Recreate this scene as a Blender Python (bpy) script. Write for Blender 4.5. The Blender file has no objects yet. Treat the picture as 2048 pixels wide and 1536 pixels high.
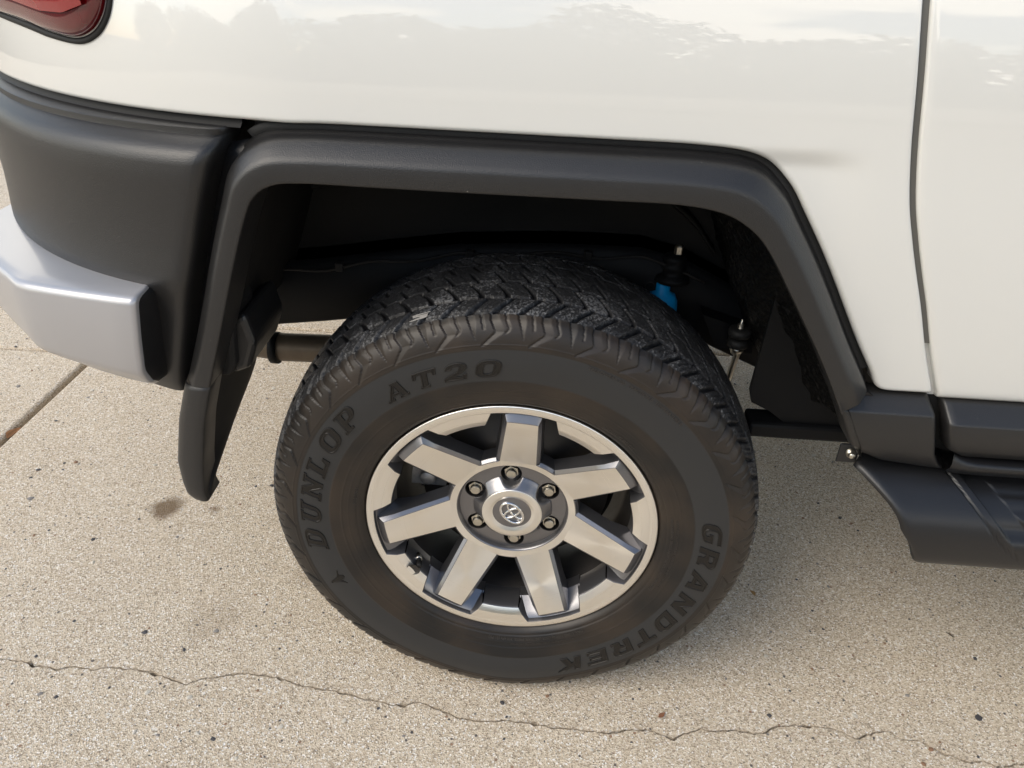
import bpy, bmesh, math, random
import numpy as np
from mathutils import Matrix, Vector
from mathutils.geometry import tessellate_polygon
R = math.radians
random.seed(7); RNG = np.random.default_rng(7)
SC = bpy.context.scene
COL = SC.collection

# ------------------------------------------------------------------ camera
YAW, PITCH, ROLL = R(-3.887), R(32.283), R(1.5)
F = Vector((math.sin(YAW)*math.cos(PITCH), math.cos(YAW)*math.cos(PITCH), -math.sin(PITCH)))
RG = Vector((math.cos(YAW), -math.sin(YAW), 0)); UP = RG.cross(F)
R2 = RG*math.cos(ROLL)+UP*math.sin(ROLL); U2 = UP*math.cos(ROLL)-RG*math.sin(ROLL)
cam = bpy.data.objects.new('camera', bpy.data.cameras.new('camera')); COL.objects.link(cam)
M4 = Matrix((R2, U2, -F)).transposed().to_4x4(); M4.translation = (0.060, -0.9262, 1.2496)
cam.matrix_world = M4
cam.data.sensor_width = 36; cam.data.lens = 1539/2048*36
cam.data.clip_start = 0.02; cam.data.clip_end = 1000
SC.camera = cam

# ------------------------------------------------------------------ sky, sun, exposure
SUN_EL, SUN_AZ = R(43), R(233)      # azimuth clockwise from +Y: hazy sun from the photographer's left, past the car's tail
w = bpy.data.worlds.new('World'); SC.world = w; w.use_nodes = True
nt = w.node_tree; nt.nodes.clear()
def wn(t, **k):
    n = nt.nodes.new(t)
    for a, b in k.items(): setattr(n, a, b)
    return n
out = wn('ShaderNodeOutputWorld'); bg = wn('ShaderNodeBackground'); bg.inputs['Strength'].default_value = 0.14
sky = wn('ShaderNodeTexSky', sky_type='NISHITA', sun_disc=False, sun_elevation=SUN_EL, sun_rotation=SUN_AZ)
sky.air_density = 1.3; sky.dust_density = 1.0
tc = wn('ShaderNodeTexCoord'); mp = wn('ShaderNodeMapping'); mp.inputs['Scale'].default_value = (1, 1, 2.2)
nz = wn('ShaderNodeTexNoise'); nz.inputs['Scale'].default_value = 2.6; nz.inputs['Detail'].default_value = 4; nz.inputs['Roughness'].default_value = .56
cr = wn('ShaderNodeValToRGB'); cr.color_ramp.elements[0].position = .47; cr.color_ramp.elements[1].position = .56
mx = wn('ShaderNodeMix', data_type='RGBA'); mx.inputs['B'].default_value = (13.5, 12.6, 11.2, 1)
nt.links.new(tc.outputs['Generated'], mp.inputs['Vector']); nt.links.new(mp.outputs[0], nz.inputs['Vector'])
sz = wn('ShaderNodeSeparateXYZ'); nt.links.new(tc.outputs['Generated'], sz.inputs[0])
ma = wn('ShaderNodeMath', operation='MULTIPLY_ADD'); ma.inputs[1].default_value = -.10; nt.links.new(sz.outputs['Z'], ma.inputs[0]); nt.links.new(nz.outputs['Fac'], ma.inputs[2])
nt.links.new(ma.outputs[0], cr.inputs['Fac']); nt.links.new(cr.outputs[0], mx.inputs['Factor'])
nt.links.new(sky.outputs[0], mx.inputs['A']); nt.links.new(mx.outputs['Result'], bg.inputs['Color'])
nt.links.new(bg.outputs[0], out.inputs['Surface'])
sl = bpy.data.lights.new('sun', 'SUN'); sl.energy = 1.5; sl.angle = R(38); sl.color = (1, .915, .78)
so = bpy.data.objects.new('sun', sl); COL.objects.link(so)
sd = Vector((math.sin(SUN_AZ)*math.cos(SUN_EL), math.cos(SUN_AZ)*math.cos(SUN_EL), math.sin(SUN_EL)))
so.rotation_euler = sd.to_track_quat('Z', 'Y').to_euler(); so.location = sd*8
SC.cycles.max_bounces = 6; SC.cycles.diffuse_bounces = 3; SC.cycles.glossy_bounces = 3
SC.view_settings.view_transform = 'Standard'; SC.view_settings.look = 'None'
SC.view_settings.exposure = 0.55; SC.view_settings.gamma = 1.0

# ------------------------------------------------------------------ materials
def mat(name, col, rough=.5, metal=0., spec=.5, coat=0., coat_r=.03, bump=None, var=None, ani=0.):
    """bump = (scale, strength, distance); var = (scale, amount) colour variation"""
    m = bpy.data.materials.new(name); m.use_nodes = True; t = m.node_tree
    b = t.nodes['Principled BSDF']
    b.inputs['Base Color'].default_value = (*col, 1); b.inputs['Roughness'].default_value = rough
    b.inputs['Metallic'].default_value = metal; b.inputs['Specular IOR Level'].default_value = spec
    b.inputs['Coat Weight'].default_value = coat; b.inputs['Coat Roughness'].default_value = coat_r
    tc = t.nodes.new('ShaderNodeTexCoord')
    if bump:
        n = t.nodes.new('ShaderNodeTexNoise'); n.inputs['Scale'].default_value = bump[0]; n.inputs['Detail'].default_value = 1
        bp = t.nodes.new('ShaderNodeBump'); bp.inputs['Strength'].default_value = bump[1]; bp.inputs['Distance'].default_value = bump[2]
        t.links.new(tc.outputs['Object'], n.inputs['Vector']); t.links.new(n.outputs['Fac'], bp.inputs['Height']); t.links.new(bp.outputs[0], b.inputs['Normal'])
    if var:
        n = t.nodes.new('ShaderNodeTexNoise'); n.inputs['Scale'].default_value = var[0]; n.inputs['Detail'].default_value = 2
        x = t.nodes.new('ShaderNodeMix'); x.data_type = 'RGBA'
        x.inputs['A'].default_value = (*[c*(1-var[1]) for c in col], 1); x.inputs['B'].default_value = (*[min(1, c*(1+var[1])) for c in col], 1)
        t.links.new(tc.outputs['Object'], n.inputs['Vector']); t.links.new(n.outputs['Fac'], x.inputs['Factor']); t.links.new(x.outputs['Result'], b.inputs['Base Color'])
        rm = t.nodes.new('ShaderNodeMapRange'); rm.inputs['To Min'].default_value = rough*.85; rm.inputs['To Max'].default_value = min(1, rough*1.15)
        t.links.new(n.outputs['Fac'], rm.inputs['Value']); t.links.new(rm.outputs[0], b.inputs['Roughness'])
    return m

M = {}
M['paint'] = mat('white_paint', (.685, .68, .645), .4, coat=1., coat_r=.015, spec=.4)
M['paint'].node_tree.nodes['Principled BSDF'].inputs['Coat IOR'].default_value = 1.65
M['plastic'] = mat('grey_plastic', (.0125, .012, .012), .40, spec=.6, bump=(750, .5, .0007), var=(6, .06))
def specks(m):
    t = m.node_tree; b = t.nodes['Principled BSDF']; tc_ = t.nodes.new('ShaderNodeTexCoord'); v = t.nodes.new('ShaderNodeTexVoronoi'); v.inputs['Scale'].default_value = 70
    t.links.new(tc_.outputs['Object'], v.inputs['Vector'])
    l = b.inputs['Base Color'].links[0].from_socket; x = t.nodes.new('ShaderNodeMix'); x.data_type = 'RGBA'; x.inputs['B'].default_value = (.20, .19, .17, 1)
    r_ = t.nodes.new('ShaderNodeMapRange'); r_.inputs['From Min'].default_value = .03; r_.inputs['From Max'].default_value = .06; r_.inputs['To Min'].default_value = 1; r_.inputs['To Max'].default_value = 0
    t.links.new(v.outputs['Distance'], r_.inputs['Value']); sc_ = t.nodes.new('ShaderNodeSeparateColor'); t.links.new(v.outputs['Color'], sc_.inputs[0])
    g_ = t.nodes.new('ShaderNodeMath'); g_.operation = 'GREATER_THAN'; g_.inputs[1].default_value = .86; t.links.new(sc_.outputs[0], g_.inputs[0])
    p_ = t.nodes.new('ShaderNodeMath'); p_.operation = 'MULTIPLY'; t.links.new(r_.outputs[0], p_.inputs[0]); t.links.new(g_.outputs[0], p_.inputs[1])
    t.links.new(p_.outputs[0], x.inputs['Factor']); t.links.new(l, x.inputs['A']); t.links.new(x.outputs['Result'], b.inputs['Base Color'])
specks(M['plastic'])
M['plastic2'] = mat('dark_plastic', (.0075, .0075, .0085), .40, spec=.55, bump=(900, .3, .0006), var=(6, .08))
M['blackp'] = mat('black_plastic', (.013, .0122, .0118), .6, spec=.22, var=(9, .25))
M['seal'] = mat('rubber_seal', (.012, .012, .012), .6, spec=.3)
M['gapseal'] = mat('door_gap_seal', (.12, .116, .104), .6, spec=.3)
M['under'] = mat('undercoat', (.0035, .0035, .0035), .42, spec=.3, bump=(110, 1., .006), var=(40, .3))
M['chassis'] = mat('chassis_black', (.0035, .004, .005), .55, spec=.18, var=(14, .3))
M['dust'] = mat('dusty_steel', (.12, .095, .07), .5, metal=.6, var=(30, .4))
M['silver'] = mat('silver_paint', (.42, .415, .425), .40, metal=.5, coat=.6, coat_r=.12, var=(5, .02))
M['gun'] = mat('gunmetal_paint', (.19, .187, .195), .30, metal=.85, coat=.5, coat_r=.12, bump=(1500, .12, .0004))
M['gundark'] = mat('barrel_paint', (.030, .027, .025), .45, metal=.3, var=(25, .4))
M['zinc'] = mat('zinc_bolt', (.55, .52, .45), .34, metal=1., var=(60, .1))
M['chrome'] = mat('chrome', (.78, .78, .77), .12, metal=1.)
M['blue'] = mat('blue_damper_paint', (.0, .27, .62), .35, coat=.3)
M['iron'] = mat('cast_iron', (.34, .33, .32), .5, metal=.7, var=(60, .4), bump=(120, .4, .002))
M['disc'] = mat('disc_iron', (.09, .08, .07), .45, metal=.6, var=(20, .3))
M['lens'] = mat('red_lens', (.10, .002, .004), .12, coat=1., coat_r=.02, spec=.5)
M['lensdark'] = mat('red_reflector', (.24, .004, .006), .25, coat=1., coat_r=.05)
M['glass'] = mat('dark_glass', (.01, .011, .012), .04, spec=.6)
M['leafdry'] = mat('dry_leaf', (.22, .10, .035), .8, var=(60, .35))
M['twig'] = mat('twig_bark', (.045, .032, .02), .9, var=(90, .3))
M['soil'] = mat('joint_dirt', (.045, .038, .03), 1., var=(40, .4))

# machined (lathe turned) aluminium
def machined():
    m = mat('machined_alloy', (.88, .85, .79), .30, metal=1., coat=.35, coat_r=.06)
    t = m.node_tree; b = t.nodes['Principled BSDF']
    b.inputs['Anisotropic'].default_value = .75
    tg = t.nodes.new('ShaderNodeTangent'); tg.direction_type = 'RADIAL'; tg.axis = 'Y'
    t.links.new(tg.outputs[0], b.inputs['Tangent'])
    tc = t.nodes.new('ShaderNodeTexCoord'); sp = t.nodes.new('ShaderNodeSeparateXYZ'); t.links.new(tc.outputs['Object'], sp.inputs[0])
    cb = t.nodes.new('ShaderNodeCombineXYZ'); t.links.new(sp.outputs['X'], cb.inputs['X']); t.links.new(sp.outputs['Z'], cb.inputs['Y'])
    ln = t.nodes.new('ShaderNodeVectorMath'); ln.operation = 'LENGTH'; t.links.new(cb.outputs[0], ln.inputs[0])
    n = t.nodes.new('ShaderNodeTexNoise'); n.noise_dimensions = '1D'; n.inputs['Scale'].default_value = 1400; n.inputs['Detail'].default_value = 2
    t.links.new(ln.outputs['Value'], n.inputs['W'])
    bp = t.nodes.new('ShaderNodeBump'); bp.inputs['Strength'].default_value = .12; bp.inputs['Distance'].default_value = .0003
    t.links.new(n.outputs['Fac'], bp.inputs['Height']); t.links.new(bp.outputs[0], b.inputs['Normal'])
    mr = t.nodes.new('ShaderNodeMapRange'); mr.inputs['To Min'].default_value = .25; mr.inputs['To Max'].default_value = .36
    t.links.new(n.outputs['Fac'], mr.inputs['Value']); t.links.new(mr.outputs[0], b.inputs['Roughness'])
    return m
M['mach'] = machined()

def rubber():
    m = bpy.data.materials.new('tyre_rubber'); m.use_nodes = True; t = m.node_tree; b = t.nodes['Principled BSDF']
    L = t.links.new
    def N(ty, **k):
        n = t.nodes.new(ty)
        for a, v in k.items(): setattr(n, a, v)
        return n
    tc = N('ShaderNodeTexCoord')
    aw = N('ShaderNodeAttribute', attribute_name='worn'); ab = N('ShaderNodeAttribute', attribute_name='band')
    n1 = N('ShaderNodeTexNoise'); n1.inputs['Scale'].default_value = 9; n1.inputs['Detail'].default_value = 6
    L(tc.outputs['Object'], n1.inputs['Vector'])
    base = N('ShaderNodeMix', data_type='RGBA'); base.inputs['A'].default_value = (.0105, .010, .0096, 1); base.inputs['B'].default_value = (.036, .026, .0185, 1)
    rp = N('ShaderNodeMapRange'); rp.inputs['From Min'].default_value = .35; rp.inputs['From Max'].default_value = .7
    L(n1.outputs['Fac'], rp.inputs['Value']); L(rp.outputs[0], base.inputs['Factor'])
    mb = N('ShaderNodeMix', data_type='RGBA'); mb.inputs['B'].default_value = (.022, .0225, .0232, 1)
    L(ab.outputs['Fac'], mb.inputs['Factor']); L(base.outputs['Result'], mb.inputs['A'])
    at_ = N('ShaderNodeAttribute', attribute_name='tread')
    mt = N('ShaderNodeMix', data_type='RGBA'); mt.inputs['B'].default_value = (.010, .010, .011, 1); L(at_.outputs['Fac'], mt.inputs['Factor']); L(mb.outputs['Result'], mt.inputs['A'])
    # worn tread: dark, with pale abrasion flecks
    n2 = N('ShaderNodeTexNoise'); n2.inputs['Scale'].default_value = 330; n2.inputs['Detail'].default_value = 3
    n3 = N('ShaderNodeTexNoise'); n3.inputs['Scale'].default_value = 22; n3.inputs['Detail'].default_value = 4
    L(tc.outputs['Object'], n2.inputs['Vector']); L(tc.outputs['Object'], n3.inputs['Vector'])
    ad = N('ShaderNodeMath', operation='ADD'); L(n2.outputs['Fac'], ad.inputs[0])
    ml = N('ShaderNodeMath', operation='MULTIPLY'); ml.inputs[1].default_value = .55; L(n3.outputs['Fac'], ml.inputs[0]); L(ml.outputs[0], ad.inputs[1])
    fr = N('ShaderNodeMapRange'); fr.inputs['From Min'].default_value = .80; fr.inputs['From Max'].default_value = .98; L(ad.outputs[0], fr.inputs['Value'])
    wc = N('ShaderNodeMix', data_type='RGBA'); wc.inputs['A'].default_value = (.022, .022, .023, 1); wc.inputs['B'].default_value = (.135, .135, .138, 1)
    L(fr.outputs[0], wc.inputs['Factor'])
    mw = N('ShaderNodeMix', data_type='RGBA'); L(aw.outputs['Fac'], mw.inputs['Factor']); L(mt.outputs['Result'], mw.inputs['A']); L(wc.outputs['Result'], mw.inputs['B'])
    L(mw.outputs['Result'], b.inputs['Base Color'])
    b.inputs['Roughness'].default_value = .42
    sp_ = N('ShaderNodeMapRange'); sp_.inputs['To Min'].default_value = .36; sp_.inputs['To Max'].default_value = .46; L(ab.outputs['Fac'], sp_.inputs['Value']); L(sp_.outputs[0], b.inputs['Specular IOR Level'])
    bp = N('ShaderNodeBump'); bp.inputs['Strength'].default_value = .5; bp.inputs['Distance'].default_value = .0012
    hm = N('ShaderNodeMath', operation='MULTIPLY'); L(n2.outputs['Fac'], hm.inputs[0])
    wm = N('ShaderNodeMapRange'); wm.inputs['To Min'].default_value = .12; wm.inputs['To Max'].default_value = 1; L(aw.outputs['Fac'], wm.inputs['Value']); L(wm.outputs[0], hm.inputs[1])
    L(hm.outputs[0], bp.inputs['Height']); L(bp.outputs[0], b.inputs['Normal'])
    return m
M['rubber'] = rubber()
M['letter'] = mat('letter_rubber', (.0085, .0072, .006), .42, spec=.36, var=(14, .3))
M['mould'] = mat('moulded_rubber', (.040, .034, .029), .5, spec=.5)

def concrete():
    m = bpy.data.materials.new('concrete'); m.use_nodes = True; t = m.node_tree; b = t.nodes['Principled BSDF']; L = t.links.new
    def N(ty, **k):
        n = t.nodes.new(ty)
        for a, v in k.items(): setattr(n, a, v)
        return n
    tc = N('ShaderNodeTexCoord'); P = tc.outputs['Object']
    def noise(s, d=4, r=.5):
        n = N('ShaderNodeTexNoise'); n.inputs['Scale'].default_value = s; n.inputs['Detail'].default_value = d; n.inputs['Roughness'].default_value = r; L(P, n.inputs['Vector']); return n
    def vor(s, feat='F1'):
        n = N('ShaderNodeTexVoronoi', feature=feat); n.inputs['Scale'].default_value = s; L(P, n.inputs['Vector']); return n
    def mr(x, a, b_, c=0., d=1.):
        n = N('ShaderNodeMapRange'); n.inputs['From Min'].default_value = a; n.inputs['From Max'].default_value = b_; n.inputs['To Min'].default_value = c; n.inputs['To Max'].default_value = d; L(x, n.inputs['Value']); return n.outputs[0]
    def mixc(f, A, B, blend='MIX'):
        n = N('ShaderNodeMix', data_type='RGBA', blend_type=blend)
        if isinstance(f, float): n.inputs['Factor'].default_value = f
        else: L(f, n.inputs['Factor'])
        for v, k in ((A, 'A'), (B, 'B')):
            if isinstance(v, tuple): n.inputs[k].default_value = (*v, 1)
            else: L(v, n.inputs[k])
        return n.outputs['Result']
    big = noise(1.6, 6, .6); mid = noise(11, 5, .6); fine = noise(420, 2, .6)
    c = mixc(mr(big.outputs['Fac'], .3, .7), (.55, .445, .32), (.65, .545, .405))
    c = mixc(mr(mid.outputs['Fac'], .52, .75, 0, .35), c, (.38, .27, .165))
    # sand grains: per-cell tint
    v = vor(390); sepc = N('ShaderNodeSeparateColor'); L(v.outputs['Color'], sepc.inputs[0])
    g = N('ShaderNodeValToRGB'); cr = g.color_ramp
    cr.elements[0].position = 0; cr.elements[0].color = (.10, .085, .07, 1)
    for p, col in ((.10, (.27, .21, .15)), (.3, (.52, .42, .31)), (.6, (.62, .525, .40)), (.85, (.76, .67, .54)), (1, (.90, .85, .75))):
        e = cr.elements.new(p); e.color = (*col, 1)
    cr.elements[-1].color = (.78, .74, .66, 1)
    L(sepc.outputs[0], g.inputs['Fac'])
    c = mixc(.66, c, g.outputs['Color'])
    # pits between the grains
    v2 = vor(235); c = mixc(mr(v2.outputs['Distance'], .0, .16, .55, 0), c, (.17, .13, .095))
    # larger pale and dark aggregate flush in the surface
    v3 = vor(95); s3 = N('ShaderNodeSeparateColor'); L(v3.outputs['Color'], s3.inputs[0])
    inside = mr(v3.outputs['Distance'], .20, .30, 1, 0)
    for lo, col in ((.87, (.74, .68, .59)), (.95, (.12, .105, .095)), (.978, (.30, .19, .12))):
        th = mr(s3.outputs[1], lo, lo+.004); f = N('ShaderNodeMath', operation='MULTIPLY'); L(th, f.inputs[0]); L(inside, f.inputs[1])
        c = mixc(f.outputs[0], c, col)
    # damp brownish drips below the mud flap and by the joint
    geo = N('ShaderNodeNewGeometry')
    for (x, y, r_, a) in ((-.845, .40, .055, .85), (-.735, .405, .03, .6), (-.60, .09, .10, .18), (-.46, .22, .05, .15), (.42, .33, .02, .6)):
        d = N('ShaderNodeVectorMath', operation='DISTANCE'); d.inputs[1].default_value = (x, y, 0); L(geo.outputs['Position'], d.inputs[0])
        ad = N('ShaderNodeMath', operation='MULTIPLY_ADD'); ad.inputs[1].default_value = r_*1.4; L(mid.outputs['Fac'], ad.inputs[0]); L(d.outputs['Value'], ad.inputs[2])
        c = mixc(mr(ad.outputs[0], r_*1.0, r_*1.5, a, 0), c, (.15, .095, .05))
    L(c, b.inputs['Base Color']); b.inputs['Roughness'].default_value = .9; b.inputs['Specular IOR Level'].default_value = .25
    h = N('ShaderNodeMath', operation='ADD'); L(v.outputs['Distance'], h.inputs[0]); L(mr(v2.outputs['Distance'], 0, .3), h.inputs[1])
    bp = N('ShaderNodeBump'); bp.inputs['Strength'].default_value = .75; bp.inputs['Distance'].default_value = .0022; L(h.outputs[0], bp.inputs['Height']); L(bp.outputs[0], b.inputs['Normal'])
    return m
M['conc'] = concrete()

# ------------------------------------------------------------------ helpers
def tag(o, label=None, cat=None, group=None, kind=None):
    for k, v in (('label', label), ('category', cat), ('group', group), ('kind', kind)):
        if v: o[k] = v
    return o
def empty(name, loc=(0, 0, 0)):
    o = bpy.data.objects.new(name, None); COL.objects.link(o); o.location = loc; o.empty_display_size = .1; return o
def obj(name, V, Fc, mats, parent=None, smooth=True, midx=None, autosmooth=None, loc=None):
    me = bpy.data.meshes.new(name)
    V = np.asarray(V, dtype=np.float64)
    me.from_pydata(V.tolist(), [], [list(map(int, f)) for f in Fc]) if not isinstance(Fc, np.ndarray) else fast_mesh(me, V, Fc)
    for m in (mats if isinstance(mats, (list, tuple)) else [mats]): me.materials.append(m)
    if midx is not None: me.polygons.foreach_set('material_index', np.asarray(midx, dtype=np.int32))
    me.polygons.foreach_set('use_smooth', [bool(smooth)]*len(me.polygons))
    me.update(); me.validate()
    if autosmooth: me.set_sharp_from_angle(angle=R(autosmooth))
    o = bpy.data.objects.new(name, me); COL.objects.link(o)
    if parent is not None: o.parent = parent
    if loc: o.location = loc
    return o
def fast_mesh(me, V, Q):
    n, k = Q.shape
    me.vertices.add(len(V)); me.vertices.foreach_set('co', V.ravel())
    me.loops.add(n*k); me.loops.foreach_set('vertex_index', Q.ravel().astype(np.int32))
    me.polygons.add(n); me.polygons.foreach_set('loop_start', np.arange(0, n*k, k, dtype=np.int32)); me.polygons.foreach_set('loop_total', np.full(n, k, dtype=np.int32))
    me.update(calc_edges=True)
def grid_faces(nr, nc, wrap_c=False, flip=False, base=0):
    i, j = np.meshgrid(np.arange(nr-1), np.arange(nc if wrap_c else nc-1), indexing='ij')
    a = i*nc+j; b = i*nc+(j+1) % nc; c = (i+1)*nc+(j+1) % nc; d = (i+1)*nc+j
    q = np.stack([a, b, c, d] if not flip else [a, d, c, b], -1).reshape(-1, 4)
    return q+base
def loft(name, curves, mats, parent=None, wrap=False, flip=False, **k):
    A = np.array(curves, dtype=float); nr, nc = A.shape[:2]
    return obj(name, A.reshape(-1, 3), grid_faces(nr, nc, wrap, flip), mats, parent, **k)
def cat(P, n):
    """Catmull-Rom through the key points, n samples, uniform parameter"""
    P = np.array(P, float); k = len(P); E = np.vstack([2*P[0]-P[1], P, 2*P[-1]-P[-2]])
    u = np.linspace(0, k-1-1e-9, n); i = u.astype(int); t = (u-i)[:, None]
    a, b, c, d = E[i], E[i+1], E[i+2], E[i+3]
    return .5*((2*b)+(c-a)*t+(2*a-5*b+4*c-d)*t*t+(3*b-a-3*c+d)*t**3)
def lathe(profile, n=96, a0=0, a1=2*math.pi):
    """profile of (r, y); axis Y. returns V,F"""
    P = np.array(profile, float); full = abs(a1-a0-2*math.pi) < 1e-6
    th = np.linspace(a0, a1, n, endpoint=not full)
    V = np.stack([P[:, None, 0]*np.cos(th), np.broadcast_to(P[:, None, 1], (len(P), len(th))), P[:, None, 0]*np.sin(th)], -1)
    return V.reshape(-1, 3), grid_faces(len(P), len(th), full)
def tube(path, rad, n=12, cap=True):
    P = [Vector(p) for p in path]; rad = rad if isinstance(rad, (list, tuple)) else [rad]*len(P)
    V, Fc = [], []
    nrm = None
    for i, p in enumerate(P):
        d = (P[min(i+1, len(P)-1)]-P[max(i-1, 0)]).normalized()
        if nrm is None: nrm = d.orthogonal().normalized()
        nrm = (nrm-d*nrm.dot(d)).normalized(); bn = d.cross(nrm)
        for k in range(n):
            a = 2*math.pi*k/n; V.append(p+(nrm*math.cos(a)+bn*math.sin(a))*rad[i])
    for i in range(len(P)-1):
        for k in range(n): Fc.append((i*n+k, i*n+(k+1) % n, (i+1)*n+(k+1) % n, (i+1)*n+k))
    if cap: Fc += [tuple(range(n))[::-1], tuple((len(P)-1)*n+k for k in range(n))]
    return [tuple(v) for v in V], Fc
def box(c, s, rot=None):
    V = []
    for x in (-.5, .5):
        for y in (-.5, .5):
            for z in (-.5, .5):
                v = Vector((x*s[0], y*s[1], z*s[2]))
                if rot: v = rot @ v
                V.append(tuple(v+Vector(c)))
    return V, [(0, 1, 3, 2), (4, 6, 7, 5), (0, 4, 5, 1), (2, 3, 7, 6), (0, 2, 6, 4), (1, 5, 7, 3)]
def join(parts):
    V, Fc = [], []
    for v, f in parts:
        b = len(V); V += [tuple(p) for p in v]; Fc += [tuple(int(i)+b for i in q) for q in f]
    return V, Fc
def bevel(o, wdt, seg=2, angle=30, mat_i=-1):
    m = o.modifiers.new('bevel', 'BEVEL'); m.width = wdt; m.segments = seg; m.limit_method = 'ANGLE'; m.angle_limit = R(angle)
    m.use_clamp_overlap = True
    if mat_i >= 0: m.material = mat_i
    return o
def smooth01(t): t = np.clip(t, 0, 1); return t*t*(3-2*t)
def arc_in(x, x0, rad):
    d = np.clip((x0-np.asarray(x, float))/rad, 0, .995); return rad*(1-np.sqrt(1-d*d))
def prism(poly_xz, y0, y1):
    n = len(poly_xz); V = [(x, y0, z) for x, z in poly_xz]+[(x, y1, z) for x, z in poly_xz]
    return V, [tuple(range(n)), tuple(range(2*n-1, n-1, -1))]+[(i, i+n, (i+1) % n+n, (i+1) % n) for i in range(n)]

# ================================================================== SETTING
ground = obj('ground', [(-150, -150, -.12), (150, -150, -.12), (150, 150, -.12), (-150, 150, -.12)], [(0, 1, 2, 3)], M['soil'], smooth=False)
tag(ground, 'bare soil sheet under and around the concrete driveway', None, None, 'structure')
drive = obj('driveway', [(-9, -9, -.1), (9, -9, -.1), (9, 9, -.1), (-9, 9, -.1)], [(0, 1, 2, 3)], M['soil'], smooth=False)
tag(drive, 'broad driveway of tan exposed-sand concrete slabs', None, None, 'structure')

crack = [(-1.389, -.035), (-1.25, -.045), (-1.10, -.036), (-1.03, -.050), (-0.9659, -0.0449), (-0.9413, -0.0459), (-0.9092, -0.0472), (-0.8921, -0.0563), (-0.8739, -0.0539), (-0.8478, -0.0581), (-0.8216, -0.0493), (-0.7961, -0.0493), (-0.7750, -0.0537), (-0.7580, -0.0436), (-0.7318, -0.0432), (-0.6849, -0.0442), (-0.6645, -0.0489), (-0.6428, -0.0517), (-0.6152, -0.0611), (-0.5886, -0.0648), (-0.5686, -0.0515), (-0.5409, -0.0452), (-0.5233, -0.0382), (-0.4852, -0.0311), (-0.4438, -0.0337), (-0.4074, -0.0389), (-0.3759, -0.0478), (-0.3418, -0.0509), (-0.3160, -0.0521), (-0.2970, -0.0561), (-0.2777, -0.0580), (-0.2603, -0.0641), (-0.2400, -0.0631), (-0.2189, -0.0663), (-0.2001, -0.0696), (-0.1799, -0.0687), (-0.1588, -0.0609), (-0.1378, -0.0646), (-0.1214, -0.0692), (-0.1048, -0.0752), (-0.0750, -0.0860), (-0.0385, -0.0884), (0.0059, -0.0821), (0.0510, -0.0827), (0.0960, -0.0882), (0.1405, -0.0869), (0.1848, -0.0904), (0.2295, -0.0782), (0.2651, -0.0763), (0.2840, -0.0833), (0.3055, -0.0884), (0.3259, -0.0775), (0.3565, -0.0650), (0.3756, -0.0680), (0.4055, -0.0627), (0.4346, -0.0623), (0.4497, -0.0667), (0.4662, -0.0629), (0.4926, -0.0453), (0.5085, -0.0453), (0.5295, -0.0388), (0.5447, -0.0418), (0.5720, -0.0387), (0.6057, -0.0444), (0.6309, -0.0577), (0.6532, -0.0471), (0.6776, -0.0388), (0.6968, -0.0389), (0.7116, -0.0521), (0.7434, -0.0513), (0.7638, -0.0652), (0.7853, -0.0735), (0.8119, -0.0842), (0.8447, -0.0794), (0.8594, -0.0881), (0.9090, -0.0782), (1.05, -.10), (1.2, -.09), (1.4, -.11), (1.63, -.10)]
def refine(line):
    out = []
    for (a, b), (c, d) in zip(line[:-1], line[1:]):
        n = max(1, int(math.hypot(c-a, d-b)/.006))
        for k in range(n):
            t = k/n; out.append((a+(c-a)*t+random.uniform(-.001, .001), b+(d-b)*t+random.uniform(-.0016, .0016)))
    return out+[line[-1]]
crk = refine(crack)
def slab(poly, soft, bev=.011):
    """poly CCW in xy; soft[i] = edge i (from i to i+1) is a tooled slab border with a rounded arris"""
    n = len(poly); V = [(x, y, 0) for x, y in poly]+[(x, y, -.1) for x, y in poly]
    Fc = [tuple(range(n))]+[(i, i+n, (i+1) % n+n, (i+1) % n) for i in range(n)]
    o = obj('concrete_slab', V, Fc, M['conc'], drive, smooth=False)
    me = o.data
    at = me.attributes.new('bevel_weight_edge', 'FLOAT', 'EDGE')
    S = {(min(i, (i+1) % n), max(i, (i+1) % n)) for i in range(n) if soft[i]}
    for e in me.edges:
        a, b = sorted(e.vertices)
        at.data[e.index].value = 1. if (a, b) in S else 0.
    m = o.modifiers.new('bevel', 'BEVEL'); m.width = bev; m.segments = 3; m.limit_method = 'WEIGHT'; m.use_clamp_overlap = False
    return o
XJ, XR, YF, YN = -1.389, 1.63, 1.305, -1.75
wid = [(.0014+.0012*abs(math.sin(i*.37)*math.cos(i*.11)) + (.0024 if i % 37 in (5, 6) else 0)) for i in range(len(crk))]
far = [(x, y+w_) for (x, y), w_ in zip(crk, wid)]; near = [(x, y-w_) for (x, y), w_ in zip(crk, wid)]
slab(far+[(XR, YF), (XJ, YF)], [False]*(len(far)-1)+[True, True, True])
slab(near[::-1]+[(XJ, YN), (XR, YN)], [False]*(len(near)-1)+[True, True, True])
def rect(x0, x1, y0, y1): slab([(x0, y0), (x1, y0), (x1, y1), (x0, y1)], [True]*4)
g = .009
rect(-4.4, XJ-.020, -1.95, 1.07); rect(-4.4, XJ-.020, 1.07+g, 4.1); rect(-4.4, XJ-.020, -5, -1.95-g)
rect(XJ, XR, YF+g, 4.3); rect(XJ, XR, -4.8, YN-g)
rect(XR+g, 4.7, -1.75, 1.3); rect(XR+g, 4.7, 1.3+g, 4.3); rect(XR+g, 4.7, -4.8, -1.75-g)
rect(-7.4, -4.4-g, -5, 4.1); rect(4.7+g, 7.7, -4.8, 4.3); rect(-7.4, 7.7, 4.3+g, 7.3); rect(-7.4, 7.7, -7.8, -5-g)
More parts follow.
